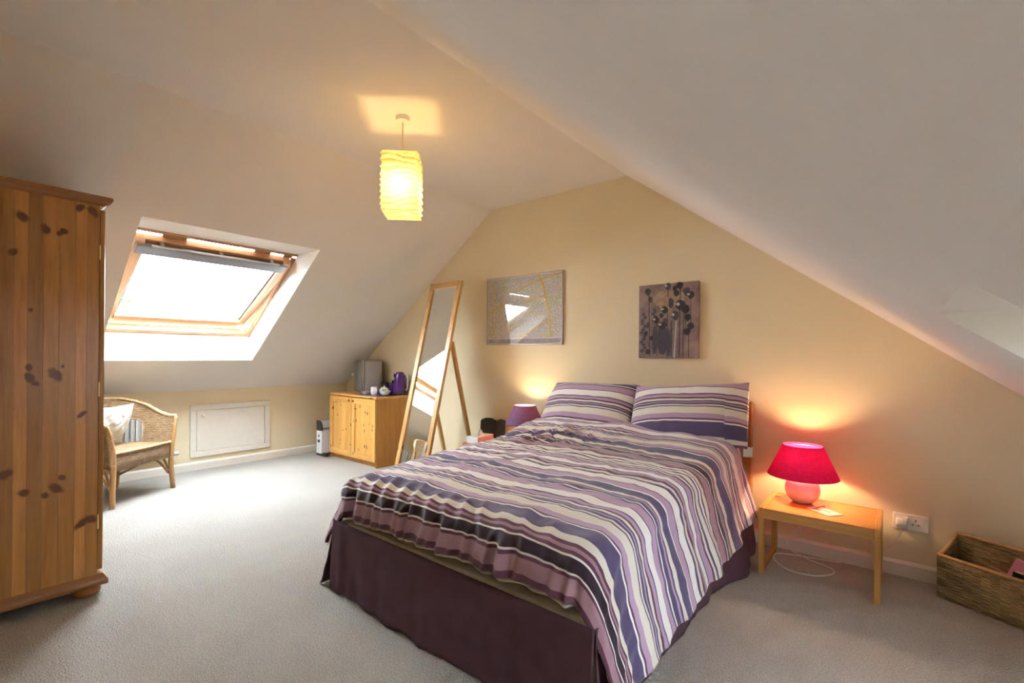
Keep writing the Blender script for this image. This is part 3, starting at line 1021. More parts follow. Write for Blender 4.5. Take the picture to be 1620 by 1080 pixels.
# ------------------------------------------------------------------ bedside tables
def side_table(label, x0, x1, y0, y1, h, pale=False):
    t = thing('bedside_table', label, 'table', ((x0 + x1) / 2, (y0 + y1) / 2, 0))
    hx, hy = (x1 - x0) / 2, (y1 - y0) / 2
    lw, ld = 0.026, 0.038
    obj('top_panel', bx(-hx + lw, hx - lw, -hy + 0.012, hy - 0.012, h - 0.020, h - 0.004, bev=0.002), M_TABLE_X, t)
    for s in (-1, 1):
        obj('apron_rail', bx(-hx + lw, hx - lw, min(s * hy, s * (hy - 0.018)), max(s * hy, s * (hy - 0.018)), h - 0.058, h - 0.002, bev=0.003), M_TABLE_X, t)
        xs = sorted((s * hx, s * (hx - lw)))
        obj('end_rail', bx(xs[0], xs[1], -hy + 0.001, hy - 0.001, h - 0.060, h, bev=0.004), M_TABLE_Y, t)
        obj('foot_rail', bx(xs[0] + 0.004, xs[1] - 0.004, -hy + ld, hy - ld, 0.004, 0.026), M_TABLE_Y, t)
        for q in (-1, 1):
            ys = sorted((q * hy, q * (hy - ld)))
            obj('leg', bx(xs[0], xs[1], ys[0], ys[1], 0, h - 0.058, bev=0.003), M_TABLE_Z, t)
    return t
TZ = 0.362
side_table('low honey pine table under the pink lamp', -0.588, -0.058, 2.862, 3.262, TZ)
TZL = 0.428
side_table('low honey pine table beside the mirror, holding the tissue box', -2.905, -2.375, 2.885, 3.285, TZL)

# ------------------------------------------------------------------ table lamps
def table_lamp(label, x, y, z, k, shade, base, power, lift=0.0):
    t = thing('table_lamp', label, 'lamp', (x, y, z))
    rb = 0.088 * k + lift / 2
    prof = [(0, 0), (rb * 0.50, 0), (rb * 0.55, 0.004)]
    for i in range(1, 15):
        a = -PI / 2 + 0.58 + (PI - 0.58 - 0.35) * i / 14
        prof.append((rb * math.cos(a), rb * 0.86 + rb * 0.98 * math.sin(a) - 0.0))
    prof += [(0.018 * k, rb * 1.86), (0.016 * k, rb * 2.0), (0, rb * 2.0)]
    obj('base', lathe(bmesh.new(), prof, 40), base, t, 60)
    zb, zt, r1, r2 = 0.150 * k + lift, 0.325 * k + lift, 0.178 * k, 0.100 * k
    sh = bmesh.new()
    lathe(sh, [(r1, zb), (r1 - 0.002, zb - 0.001), (r2 - 0.002, zt), (r2, zt), (r1, zb)][:4], 48, closed_profile=True)
    s = obj('shade', sh, shade, t, 60)
    ri = bmesh.new()
    tube(ri, [(r2 * 0.98 * math.cos(2 * PI * i / 32), r2 * 0.98 * math.sin(2 * PI * i / 32), zt - 0.012) for i in range(32)], 0.0015, 6, closed=True)
    for i in range(3):
        a = 2 * PI * i / 3 + 0.4
        tube(ri, [(0.017, 0, zt - 0.03), (r2 * 0.97 * math.cos(a), r2 * 0.97 * math.sin(a), zt - 0.012)], 0.0015, 6)
    obj('shade_ring', ri, M_STEEL, s)
    obj('lamp_holder', lathe(bmesh.new(), [(0, rb * 2.0), (0.014, rb * 2.0), (0.014, rb * 2.0 + 0.03), (0, rb * 2.0 + 0.03)], 20), M_WHITE, t, 50)
    obj('bulb', lathe(bmesh.new(), [(0.010, rb * 2 + 0.03), (0.014, rb * 2 + 0.04), (0.026, rb * 2 + 0.062), (0.027, rb * 2 + 0.075), (0.019, rb * 2 + 0.092), (0, rb * 2 + 0.099)], 20), glow('warm_bulb', (1.0, 0.66, 0.33), power), t, 80)
    return t
M_SHADE_PINK = shade_mat('pink_shade', (0.62, 0.03, 0.15), 0.24, tcol=(0.62, 0.05, 0.22))
M_SHADE_MAUVE = shade_mat('mauve_shade', (0.20, 0.145, 0.29), 0.26, tcol=(0.30, 0.14, 0.20))
M_LAMP_PALE = plain('blush_ceramic', (0.78, 0.62, 0.56), rough=0.3, var=0.03)
M_LAMP_CREAM = plain('cream_ceramic', (0.80, 0.66, 0.42), rough=0.3, var=0.03)
table_lamp('pink drum shade lamp on a round pale base', -0.418, 3.135, TZ - 0.004, 1.0, M_SHADE_PINK, M_LAMP_PALE, 210)
table_lamp('purple shaded lamp with cream base, half behind the duvet', -2.445, 3.165, TZL - 0.004, 0.92, M_SHADE_MAUVE, M_LAMP_CREAM, 180, 0.036)

# ------------------------------------------------------------------ things on the bedside tables
bl = thing('leaflet', 'small folded leaflet with dark picture on the table by the pink lamp', 'leaflet', (-0.300, 3.020, TZ - 0.004), R(-38))
obj('sheets', bx(-0.070, 0.070, -0.045, 0.045, 0, 0.004, bev=0.001), M_WHITE, bl)
def leaf_print():
    m, nt, b = mat_base('leaflet_print')
    tc = N(nt, 'ShaderNodeTexCoord')
    vo = N(nt, 'ShaderNodeTexNoise', i_Scale=34.0, i_Detail=2.0)
    nt.links.new(tc.outputs['Object'], vo.inputs['Vector'])
    rp = ramp(nt, [(0.40, (0.08, 0.07, 0.10)), (0.46, (0.35, 0.30, 0.28)), (0.52, (0.74, 0.70, 0.62))])
    nt.links.new(vo.outputs['Fac'], rp.inputs['Fac'])
    nt.links.new(rp.outputs['Color'], b.inputs['Base Color'])
    b.inputs['Roughness'].default_value = 0.3
    return m
obj('printed_cover', bx(-0.062, 0.030, -0.037, 0.037, 0.004, 0.0045), leaf_print(), bl)
pn = thing('pencil', 'short wooden pencil lying behind the leaflet', 'pencil', (-0.325, 3.085, TZ + 0.001), R(62))
obj('barrel', tube(bmesh.new(), [(-0.035, 0, 0), (0.03, 0, 0)], 0.0035, 6), M_TABLE_X, pn)
obj('tip', tube(bmesh.new(), [(0.03, 0, 0), (0.042, 0, 0)], [0.0035, 0.0006], 6), M_BLACK, pn)

# tissue box
tb = thing('tissue_box', 'white tissue box with red dotted long side and a tissue pulled up', 'tissue box', (-2.815, 3.012, TZL), R(6))
obj('carton', bx(-0.060, 0.060, -0.115, 0.115, 0, 0.055, bev=0.002), M_WHITE, tb)
bm = bmesh.new()
rnd = random.Random(5)
G = []
for j in range(7):
    rw = []
    for i in range(13):
        a = 2 * PI * i / 12
        rad = (0.040 - 0.026 * j / 6) * (1 + 0.35 * noise.noise(Vector((math.cos(a) * 2, math.sin(a) * 2, j * 0.5))))
        rw.append(bm.verts.new((rad * math.cos(a) * 0.6, rad * math.sin(a), 0.055 + 0.048 * j / 6 + 0.008 * noise.noise(Vector((i, j, 1))))))
    G.append(rw)
for j in range(6):
    for i in range(12):
        bm.faces.new((G[j][i], G[j][i + 1], G[j + 1][i + 1], G[j + 1][i]))
obj('tissue', bm, plain('tissue_paper', (0.85, 0.83, 0.82), rough=0.95), tb, 179)

def dots_mat():
    m, nt, b = mat_base('red_dotted_card')
    tc = N(nt, 'ShaderNodeTexCoord')
    mp = N(nt, 'ShaderNodeMapping')
    mp.inputs['Scale'].default_value = (70, 70, 70)
    mp.inputs['Rotation'].default_value = (0, 0, PI / 4)
    nt.links.new(tc.outputs['Object'], mp.inputs['Vector'])
    vo = N(nt, 'ShaderNodeTexVoronoi', i_Scale=1.0, i_Randomness=0.0)
    nt.links.new(mp.outputs['Vector'], vo.inputs['Vector'])
    rp = ramp(nt, [(0.0, (0.70, 0.60, 0.58)), (0.30, (0.30, 0.02, 0.03))], 'CONSTANT')
    nt.links.new(vo.outputs['Distance'], rp.inputs['Fac'])
    nt.links.new(rp.outputs['Color'], b.inputs['Base Color'])
    b.inputs['Roughness'].default_value = 0.45
    return m
ds = obj('dotted_side', bx(0.0598, 0.0606, -0.113, 0.113, 0.002, 0.053), dots_mat(), tb)
ds['label'] = 'red side with white dots'
ob = thing('orange_pack', 'orange and cream packet beside the tissue box', 'packet', (-2.665, 3.085, TZL), R(35))
obj('pack', bx(-0.060, 0.060, -0.020, 0.020, 0, 0.018, bev=0.003), plain('orange_card', (0.75, 0.20, 0.05), rough=0.4), ob)
obj('cream_band', bx(-0.058, 0.058, -0.018, 0.018, 0.018, 0.032, bev=0.004), M_CREAMCLOTH, ob)
# magazine lying flat
mg = thing('magazine', 'flat magazine on the table in front of the purple lamp', 'magazine', (-2.60, 2.975, TZL - 0.004), R(8))
obj('pages', bx(-0.075, 0.10, -0.07, 0.055, 0, 0.0035), M_WHITE, mg)

# black hinged frame
fr = thing('folding_frame', 'black folding photo frame with shaped top behind the tissue box', 'photo frame', (-2.815, 3.225, TZL - 0.003), 0)
def leaf(nm, x0, x1, rot, mat):
    n = 14
    poly = [(x0, 0), (x1, 0)]
    for i in range(n + 1):
        t = i / n
        x = x1 + (x0 - x1) * t
        c = abs(t - 0.5) * 2
        z = 0.168 + 0.014 * (1 - sm(0.35, 0.75, c)) - 0.020 * sm(0.86, 1.0, c)
        poly.append((x, z))
    bm = prism(bmesh.new(), poly, 'Y', -0.008, 0.008)
    o = obj(nm, bm, mat, fr)
    o.rotation_euler = (R(-4), 0, rot)
    return o
fa = leaf('frame_leaf', -0.165, 0.0, R(14), M_BLACK)
leaf('frame_leaf', 0.0, 0.165, R(-20), plain('dark_brown_leather', (0.035, 0.022, 0.016), rough=0.4, var=0.2))

# ------------------------------------------------------------------ wall socket, plug and cable
SX, SZ = -0.017, 0.2547
so = thing('wall_socket', 'white double wall socket above the skirting', 'socket', (SX + 0.073, YG, SZ))
plate = obj('faceplate', bx(-0.073, 0.073, -0.010, 0, 0, 0.086, bev=0.003), M_WHITE, so)
for px, pz, ww_, hh_ in ((0.022, 0.056, 0.005, 0.010), (0.011, 0.034, 0.009, 0.005), (0.033, 0.034, 0.009, 0.005)):
    cut = obj('pin_cutter', bx(px - ww_ / 2, px + ww_ / 2, -0.02, -0.0012, pz - hh_ / 2, pz + hh_ / 2), M_WHITE, so)
    md = plate.modifiers.new('pin_hole', 'BOOLEAN')
    md.object = cut
    md.operation = 'DIFFERENCE'
    md.solver = 'EXACT'
bpy.context.view_layer.update()
dg = bpy.context.evaluated_depsgraph_get()
pm = bpy.data.meshes.new_from_object(plate.evaluated_get(dg))
plate.modifiers.clear()
plate.data = pm
for cut in [c for c in so.children if c.name.startswith('pin_cutter')]:
    bpy.data.objects.remove(cut, do_unlink=True)
for px, pz, ww_, hh_ in ((0.022, 0.056, 0.005, 0.010), (0.011, 0.034, 0.009, 0.005), (0.033, 0.034, 0.009, 0.005)):  # black inserts put the shade inside the pin holes into colour
    obj('pin_hole_shade', bx(px - ww_ / 2, px + ww_ / 2, -0.0075, -0.0012, pz - hh_ / 2, pz + hh_ / 2), M_BLACK, so)
for c in (-0.036, 0.036):
    obj('rocker_switch', bx(c + 0.012, c + 0.028, -0.0135, -0.009, 0.050, 0.074, bev=0.002), M_WHITE, so)
pg = thing('plug', 'white mains plug in the wall socket', 'plug', (SX + 0.038, YG - 0.0135, SZ + 0.014))
obj('plug_body', bx(-0.025, 0.025, -0.030, 0, 0, 0.050, bev=0.006), M_WHITE, pg, 60)
obj('cord_grip', tube(bmesh.new(), [(0, -0.014, 0.004), (0, -0.014, -0.010)], [0.006, 0.004], 10), M_WHITE, pg, 60)
cb = spline([(SX + 0.038, YG - 0.028, SZ + 0.006), (SX + 0.028, YG - 0.032, SZ - 0.03), (-0.04, YG - 0.04, 0.15), (-0.14, YG - 0.045, 0.060), (-0.25, YG - 0.05, 0.012),
             (-0.34, YG - 0.06, 0.006), (-0.47, YG - 0.09, 0.005), (-0.56, YG - 0.14, 0.005), (-0.545, YG - 0.25, 0.005), (-0.45, YG - 0.345, 0.005), (-0.33, YG - 0.32, 0.005),
             (-0.265, YG - 0.22, 0.005), (-0.30, YG - 0.15, 0.005), (-0.40, YG - 0.115, 0.010), (-0.52, YG - 0.055, 0.040), (-0.47, YG - 0.034, 0.14), (-0.36, YG - 0.030, 0.26), (-0.37, YG - 0.034, TZ + 0.004), (-0.40, YG - 0.105, TZ + 0.004)], 10)
o = obj('lamp_cable', tube(bmesh.new(), cb, 0.0032, 8), M_WHITE, None, 179)
tag(o, 'white cable looping over the carpet from the plug to the pink lamp', 'cable')

# ------------------------------------------------------------------ seagrass basket with books
bk = thing('storage_basket', 'woven seagrass basket with raised back, on the carpet below the sloping wall', 'basket', (0.160, 3.165, 0), math.atan2(-0.476, 0.88))
BW, BD = 0.52, 0.165
def basket_wall(p0, p1, h0, h1, name):
    bm = bmesh.new()
    uvl = bm.loops.layers.uv.new('UVMap')
    p0, p1 = Vector(p0), Vector(p1)
    n, rows = 26, 10
    Ln = (p1 - p0).length
    nr = (p1 - p0).normalized().cross(Vector((0, 0, 1)))
    G = []
    for i in range(n + 1):
        t = i / n
        h = h0 + (h1 - h0) * (t ** 1.7)
        G.append([bm.verts.new(tuple(p0 + (p1 - p0) * t + nr * 0.004 * noise.noise(Vector((t * 5, j * 0.4, h0)))) [:2] + (0.002 + h * j / rows,)) for j in range(rows + 1)])
    for i in range(n):
        for j in range(rows):
            f = bm.faces.new((G[i][j], G[i + 1][j], G[i + 1][j + 1], G[i][j + 1]))
            for lp in f.loops:
                lp[uvl].uv = ((lp.vert.co - p0).xy.length, lp.vert.co.z)
    o = obj(name, bm, M_SEAGRASS, bk, 179)
    md = o.modifiers.new('thick', 'SOLIDIFY')
    md.thickness = 0.010
    md.offset = 0
    rim = [G[i][-1].co.copy() if False else None for i in range(0)]
    pts = [(p0.x + (p1.x - p0.x) * i / n, p0.y + (p1.y - p0.y) * i / n, 0.004 + h0 + (h1 - h0) * ((i / n) ** 1.7)) for i in range(n + 1)]
    obj('rim', tube(bmesh.new(), pts, 0.0085, 8), M_RATTAN, o, 179)
HF, HB = 0.205, 0.290
basket_wall((0, 0), (BW, 0), HF, HF, 'front_wall') if False else None
for a, b, h0, h1, nm in (((0, 0, 0), (BW, 0, 0), HF, HF, 'front_wall'), ((0, BD, 0), (BW, BD, 0), HB, HB, 'back_wall'),
                         ((0, 0, 0), (0, BD, 0), HF, HB, 'end_wall'), ((BW, 0, 0), (BW, BD, 0), HF, HB, 'end_wall')):
    basket_wall(a, b, h0, h1, nm)
bm = bmesh.new()
uvl = bm.loops.layers.uv.new('UVMap')
f = quad(bm, (0, 0, 0.006), (BW, 0, 0.006), (BW, BD, 0.006), (0, BD, 0.006))
for lp in f.loops:
    lp[uvl].uv = lp.vert.co.xy
obj('bottom', bm, M_SEAGRASS, bk)
def book(label, loc, rot, w_, h_, t_, cover):
    b = thing('book', label, 'book', loc)
    b.rotation_euler = rot
    obj('cover', bx(-w_ / 2, w_ / 2, -t_ / 2, t_ / 2, 0, h_, bev=0.001), cover, b)
    obj('pages', bx(-w_ / 2 + 0.004, w_ / 2 + 0.0015, -t_ / 2 + 0.003, t_ / 2 - 0.003, 0.003, h_ + 0.0015), M_WHITE, b)
    return b
M_PINKCOVER = plain('pink_cover', (0.62, 0.22, 0.30), rough=0.35, var=0.06)
ca, sa = math.cos(bk.rotation_euler.z), math.sin(bk.rotation_euler.z)
def inb(x, y, z):
    return (0.160 + x * ca - y * sa, 3.165 + x * sa + y * ca, z)
book('pink book leaning in the basket', inb(0.245, 0.078, 0.020), (R(-15), R(16), bk.rotation_euler.z + R(4)), 0.15, 0.235, 0.016, M_PINKCOVER)
book('black book in front of the pink book in the basket', inb(0.330, 0.034, 0.016), (R(-3), R(4), bk.rotation_euler.z), 0.17, 0.208, 0.022, M_BLACK)

# ------------------------------------------------------------------ pine cabinet
CX0, CX1, CYF, CYB, CH = -5.040, -4.155, 2.885, 3.320, 0.738
cab = thing('cabinet', 'golden pine two door cabinet under the sloping ceiling', 'cabinet', ((CX0 + CX1) / 2, CYB, 0))
cw = (CX1 - CX0) / 2
cd_ = CYF - CYB
obj('worktop', bx(-cw - 0.012, cw + 0.006, cd_ - 0.010, 0.0, CH - 0.024, CH, bev=0.005), M_PINE_X, cab)
for s in (-1, 1):
    xs = sorted((s * cw, s * (cw - 0.020)))
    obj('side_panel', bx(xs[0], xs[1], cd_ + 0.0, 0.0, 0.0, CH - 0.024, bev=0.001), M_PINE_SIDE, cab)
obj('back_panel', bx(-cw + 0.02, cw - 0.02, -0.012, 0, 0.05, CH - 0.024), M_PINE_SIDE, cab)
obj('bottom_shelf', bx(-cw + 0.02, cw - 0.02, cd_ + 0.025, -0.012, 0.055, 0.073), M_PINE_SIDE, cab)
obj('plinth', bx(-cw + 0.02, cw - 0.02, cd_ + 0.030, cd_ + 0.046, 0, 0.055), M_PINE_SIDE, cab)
for s in (-1, 1):
    a, b = sorted((s * 0.003, s * (cw - 0.004)))
    z0, z1, st = 0.060, CH - 0.030, 0.062
    d = obj('door', bx(a + st - 0.004, b - st + 0.004, cd_ - 0.010, cd_ - 0.002, z0 + st - 0.004, z1 - st + 0.004), M_PINE_Z, cab)
    for q in ((a, a + st), (b - st, b)):
        obj('stile', bx(q[0], q[1], cd_ - 0.020, cd_ - 0.001, z0, z1, bev=0.002), M_PINE_Z, d)
    for q in ((z0, z0 + st), (z1 - st, z1)):
        obj('rail', bx(a + st, b - st, cd_ - 0.0195, cd_ - 0.001, q[0], q[1], bev=0.002), M_PINE_X, d)
    bm = lathe(bmesh.new(), [(0, 0.0015), (0.008, 0.0015), (0.0085, 0.010), (0.0105, 0.011), (0.0125, 0.009), (0.0135, 0.0)], 20)
    k = obj('finger_hole', bm, M_PINE_SIDE, d, 60)
    k.rotation_euler = (PI / 2, 0, 0)
    k.location = (s * 0.040, cd_ - 0.0185, z1 - 0.036)

# ------------------------------------------------------------------ mini fridge
M_FRIDGE = plain('silver_plastic', (0.40, 0.385, 0.36), rough=0.32, metal=0.35, var=0.02)
M_FRIDGE2 = plain('silver_plastic_side', (0.33, 0.315, 0.29), rough=0.4, metal=0.2, var=0.02)
fg = thing('mini_fridge', 'silver mini fridge on the pine cabinet', 'fridge', (-4.730, 3.155, CH), R(-21))
fg.scale = (1.0, 1.18, 1.10)
obj('body', bx(-0.130, 0.130, -0.055, 0.125, 0.006, 0.345, bev=0.035, seg=5), M_FRIDGE2, fg, 60)
bm = bmesh.new()
n = 16
G = []
for j in range(n + 1):
    z = 0.004 + 0.346 * j / n
    v = abs(j / n - 0.5) * 2
    rw = []
    for i in range(n + 1):
        u = -1 + 2 * i / n
        rad = (1 - abs(u) ** 5) ** 0.3 * (1 - v ** 5) ** 0.3
        rw.append(bm.verts.new((u * 0.132 * (1 - 0.04 * v ** 4), -0.072 - 0.046 * rad * (1 - 0.25 * u * u), z)))
    G.append(rw)
for j in range(n):
    for i in range(n):
        bm.faces.new((G[j][i], G[j][i + 1], G[j + 1][i + 1], G[j + 1][i]))
bmesh.ops.solidify(bm, geom=bm.faces[:], thickness=0.010)
dr = obj('door', bm, M_FRIDGE, fg, 50)
obj('door_gasket', bx(-0.126, 0.126, -0.072, -0.054, 0.016, 0.338, bev=0.006), plain('chrome_strip', (0.6, 0.58, 0.56), rough=0.2, metal=0.9), fg)
bm = lathe(bmesh.new(), [(0, 0.026), (0.013, 0.024), (0.019, 0.016), (0.020, 0.006), (0.016, 0)], 20)
k = obj('handle', bm, M_STEEL, dr, 60)
k.rotation_euler = (PI / 2, 0, 0)
k.location = (-0.086, -0.110, 0.185)
for x in (-0.09, 0.09):
    for y in (-0.03, 0.09):
        obj('foot', lathe(bmesh.new(), [(0, 0), (0.012, 0), (0.012, 0.010), (0, 0.010)], 14, (x, y, 0)), M_BLACK, fg)

# ------------------------------------------------------------------ tea things
M_TRAY = plain('purple_mat', (0.075, 0.02, 0.12), rough=0.3, var=0.1)
M_CHINA = plain('white_china', (0.80, 0.79, 0.80), rough=0.18, var=0.01)
M_PURPLE = plain('purple_gloss_plastic', (0.075, 0.012, 0.145), rough=0.22, var=0.05)
ty = tag(obj('place_mat', bx(-4.610, -4.165, 2.905, 3.310, CH, CH + 0.004, bev=0.001), M_TRAY), 'dark purple mat under the tea things', 'mat')
TM = CH + 0.004
def mug(label, x, y, r_, h_, rz):
    t = thing('mug', label, 'mug', (x, y, TM), rz)
    obj('cup', lathe(bmesh.new(), [(0, 0), (r_ * 0.82, 0), (r_ * 0.92, 0.006), (r_, h_ * 0.3), (r_, h_), (r_ - 0.003, h_), (r_ - 0.004, 0.008), (0, 0.008)], 28), M_CHINA, t, 50)
    obj('handle', tube(bmesh.new(), [(r_ - 0.003 + 0.026 * math.sin(PI * k / 10), 0, h_ * 0.18 + h_ * 0.64 * k / 10) for k in range(11)], 0.005, 8), M_CHINA, t, 179)
    return t
mug('white china mug beside the small dish', -4.420, 3.035, 0.038, 0.082, R(-10))
t = thing('teapot', 'rounded white china teapot next to the white mug', 'teapot', (-4.345, 3.110, TM), R(-50))
obj('pot', lathe(bmesh.new(), [(0, 0), (0.030, 0), (0.046, 0.014), (0.054, 0.036), (0.048, 0.060), (0.030, 0.074), (0.012, 0.080), (0, 0.081)], 30), M_CHINA, t, 60)
obj('lid_knob', lathe(bmesh.new(), [(0.006, 0.078), (0.010, 0.086), (0.008, 0.093), (0, 0.095)], 14), M_CHINA, t, 60)
obj('handle', tube(bmesh.new(), [(0.046 + 0.030 * math.sin(PI * k / 10), 0, 0.016 + 0.046 * k / 10) for k in range(11)], 0.005, 8), M_CHINA, t, 179)
obj('spout', tube(bmesh.new(), spline([(-0.046, 0, 0.028), (-0.066, 0, 0.042), (-0.076, 0, 0.064)], 4), 0.008, 10), M_CHINA, t, 179)
t = thing('dish', 'small white square dish on the purple mat', 'dish', (-4.520, 3.000, TM), R(8))
bm = bmesh.new()
A = [bm.verts.new(p) for p in ((-0.022, -0.022, 0), (0.022, -0.022, 0), (0.022, 0.022, 0), (-0.022, 0.022, 0))]
B = [bm.verts.new(p) for p in ((-0.042, -0.042, 0.030), (0.042, -0.042, 0.030), (0.042, 0.042, 0.030), (-0.042, 0.042, 0.030))]
Cc = [bm.verts.new(p) for p in ((-0.038, -0.038, 0.030), (0.038, -0.038, 0.030), (0.038, 0.038, 0.030), (-0.038, 0.038, 0.030))]
D = [bm.verts.new(p) for p in ((-0.020, -0.020, 0.004), (0.020, -0.020, 0.004), (0.020, 0.020, 0.004), (-0.020, 0.020, 0.004))]
for P_, Q_ in ((A, B), (B, Cc), (Cc, D)):
    for k in range(4):
        l = (k + 1) % 4
        bm.faces.new((P_[k], P_[l], Q_[l], Q_[k]))
bm.faces.new(A[::-1])
bm.faces.new(D)
obj('dish_body', bm, M_CHINA, t)
# bowl with wrapped sachets
t = thing('bowl', 'white bowl of wrapped tea sachets in front of the kettle', 'bowl', (-4.232, 3.045, TM))
obj('bowl_body', lathe(bmesh.new(), [(0, 0), (0.024, 0), (0.044, 0.020), (0.055, 0.048), (0.052, 0.048), (0.040, 0.020), (0, 0.006)], 28), M_CHINA, t, 60)
M_GREENP = plain('green_sachet', (0.32, 0.42, 0.08), rough=0.4)
for i, (dx, dy, a, mt) in enumerate(((-0.012, 0.0, 0.5, M_GREENP), (0.014, 0.008, -0.4, M_WHITE), (0.004, -0.016, 1.2, M_GREENP))):
    s = thing('tea_sachet', ['green tea sachet lying at the side of the bowl', 'white tea sachet standing in the bowl', 'green tea sachet at the front of the bowl'][i], 'sachet', (-4.232 + dx, 3.045 + dy, TM + 0.018), a)
    o = obj('packet', bx(-0.024, 0.024, -0.002, 0.002, 0, 0.050, bev=0.001), mt, s)
    obj('crimp', bx(-0.024, 0.024, -0.0008, 0.0008, 0.050, 0.054), mt, s)
    s.rotation_euler = (R(14 - 12 * i), 0, a)
# tin
def tin_mat():
    m, nt, b = mat_base('printed_tin')
    tc = N(nt, 'ShaderNodeTexCoord')
    vo = N(nt, 'ShaderNodeTexVoronoi', i_Scale=42.0)
    nt.links.new(tc.outputs['Object'], vo.inputs['Vector'])
    sp = N(nt, 'ShaderNodeSeparateColor')
    nt.links.new(vo.outputs['Color'], sp.inputs[0])
    rp = ramp(nt, [(0.0, (0.03, 0.02, 0.02)), (0.35, (0.55, 0.10, 0.30)), (0.6, (0.70, 0.62, 0.55)), (0.8, (0.10, 0.04, 0.08))], 'CONSTANT')
    nt.links.new(sp.outputs[0], rp.inputs['Fac'])
    nt.links.new(rp.outputs['Color'], b.inputs['Base Color'])
    b.inputs['Roughness'].default_value = 0.3
    return m
t = thing('tin', 'dark tin with pink and cream print behind the mug', 'tin', (-4.475, 3.215, TM))
obj('can', lathe(bmesh.new(), [(0, 0), (0.042, 0), (0.042, 0.108), (0, 0.108)], 28), tin_mat(), t, 50)
obj('lid', lathe(bmesh.new(), [(0.0435, 0.106), (0.0435, 0.120), (0.040, 0.123), (0, 0.123)], 28), M_BLACK, t, 50)
t = thing('jar', 'purple jar with black knobbed lid left of the kettle', 'jar', (-4.375, 3.245, TM))
obj('jar_body', lathe(bmesh.new(), [(0, 0), (0.040, 0), (0.042, 0.006), (0.042, 0.100), (0, 0.100)], 28), M_PURPLE, t, 50)
obj('lid', lathe(bmesh.new(), [(0.044, 0.098), (0.046, 0.108), (0.038, 0.118), (0.012, 0.122), (0.012, 0.130), (0.017, 0.138), (0.012, 0.148), (0, 0.149)], 24), M_BLACK, t, 50)
# kettle
t = thing('kettle', 'glossy purple jug kettle at the cabinet edge', 'kettle', (-4.232, 3.232, TM), R(20))
t.scale = (1.0, 1.0, 1.14)
obj('base_plate', lathe(bmesh.new(), [(0, 0), (0.072, 0), (0.074, 0.008), (0.070, 0.014), (0, 0.014)], 30), M_BLACK, t, 50)
obj('jug', lathe(bmesh.new(), [(0, 0.014), (0.072, 0.014), (0.074, 0.024), (0.070, 0.08), (0.062, 0.15), (0.055, 0.190), (0.050, 0.198), (0, 0.198)], 36), M_PURPLE, t, 50)
obj('lid', lathe(bmesh.new(), [(0.050, 0.197), (0.045, 0.207), (0.028, 0.214), (0, 0.216)], 30), M_PURPLE, t, 60)
obj('handle', tube(bmesh.new(), spline([(0.050, 0, 0.196), (0.082, 0, 0.190), (0.098, 0, 0.150), (0.098, 0, 0.085), (0.084, 0, 0.050), (0.068, 0, 0.044)], 5), 0.009, 10), plain('grey_handle', (0.40, 0.38, 0.36), rough=0.35), t, 179)
bm = bmesh.new()
prism(bm, [(-0.050, -0.020), (-0.050, 0.020), (-0.082, 0.0)], 'Z', 0.165, 0.196)
obj('spout', bm, M_PURPLE, t)

# ------------------------------------------------------------------ convector heater
ht = thing('convector_heater', 'white convector heater with black end caps beside the pine cabinet', 'heater', (-5.150, 2.800, 0))
M_HEAT = plain('white_enamel_steel', (0.74, 0.74, 0.75), rough=0.35, var=0.02)
obj('casing', bx(-0.055, 0.055, 0.012, 0.46, 0.040, 0.300, bev=0.004), M_HEAT, ht)
obj('end_panel', bx(-0.058, 0.058, 0.0, 0.014, 0.036, 0.300, bev=0.003), M_HEAT, ht)
poly = [(-0.058, 0.296), (0.058, 0.296), (0.058, 0.320)]
poly += [(-0.012 + 0.070 * math.cos(a), 0.330 + 0.080 * math.sin(a)) for a in [PI / 2 * k / 8 for k in range(1, 9)]]
poly += [(-0.058, 0.410)]
for y in (0.0, 0.446):
    obj('end_cap', prism(bmesh.new(), poly, 'Y', y, y + 0.014), M_BLACK, ht)
for k in range(16):
    a = PI / 2 * (k + 0.5) / 16
    if k % 1 == 0:
        x, z = -0.012 + 0.066 * math.cos(a), 0.330 + 0.074 * math.sin(a)
        o = obj('grille_slat', bx(-0.002, 0.002, 0.014, 0.446, -0.0022, 0.0022), M_HEAT, ht)
        o.location = (x, 0, z)
        o.rotation_euler = (0, -a, 0)
for j in range(9):
    y = 0.014 + 0.054 * j
    obj('grille_rib', tube(bmesh.new(), [(-0.012 + 0.063 * math.cos(PI / 2 * k / 6), y, 0.330 + 0.071 * math.sin(PI / 2 * k / 6)) for k in range(7)], 0.0018, 6), M_HEAT, ht)
obj('inner_back', bx(-0.058, -0.052, 0.014, 0.446, 0.296, 0.405), plain('galvanised_back', (0.45, 0.45, 0.45), rough=0.5), ht)
obj('switch', bx(-0.012, 0.012, -0.004, 0.0, 0.225, 0.250, bev=0.001), M_BLACK, ht)
k = obj('thermostat_knob', lathe(bmesh.new(), [(0, 0.012), (0.016, 0.011), (0.019, 0.0)], 20), M_BLACK, ht, 50)
k.rotation_euler = (PI / 2, 0, 0)
k.location = (0, 0, 0.178)
for y in (0.02, 0.40):
    obj('foot', bx(-0.105, 0.105, y, y + 0.045, 0.0, 0.036, bev=0.010, seg=3), M_BLACK, ht, 60)

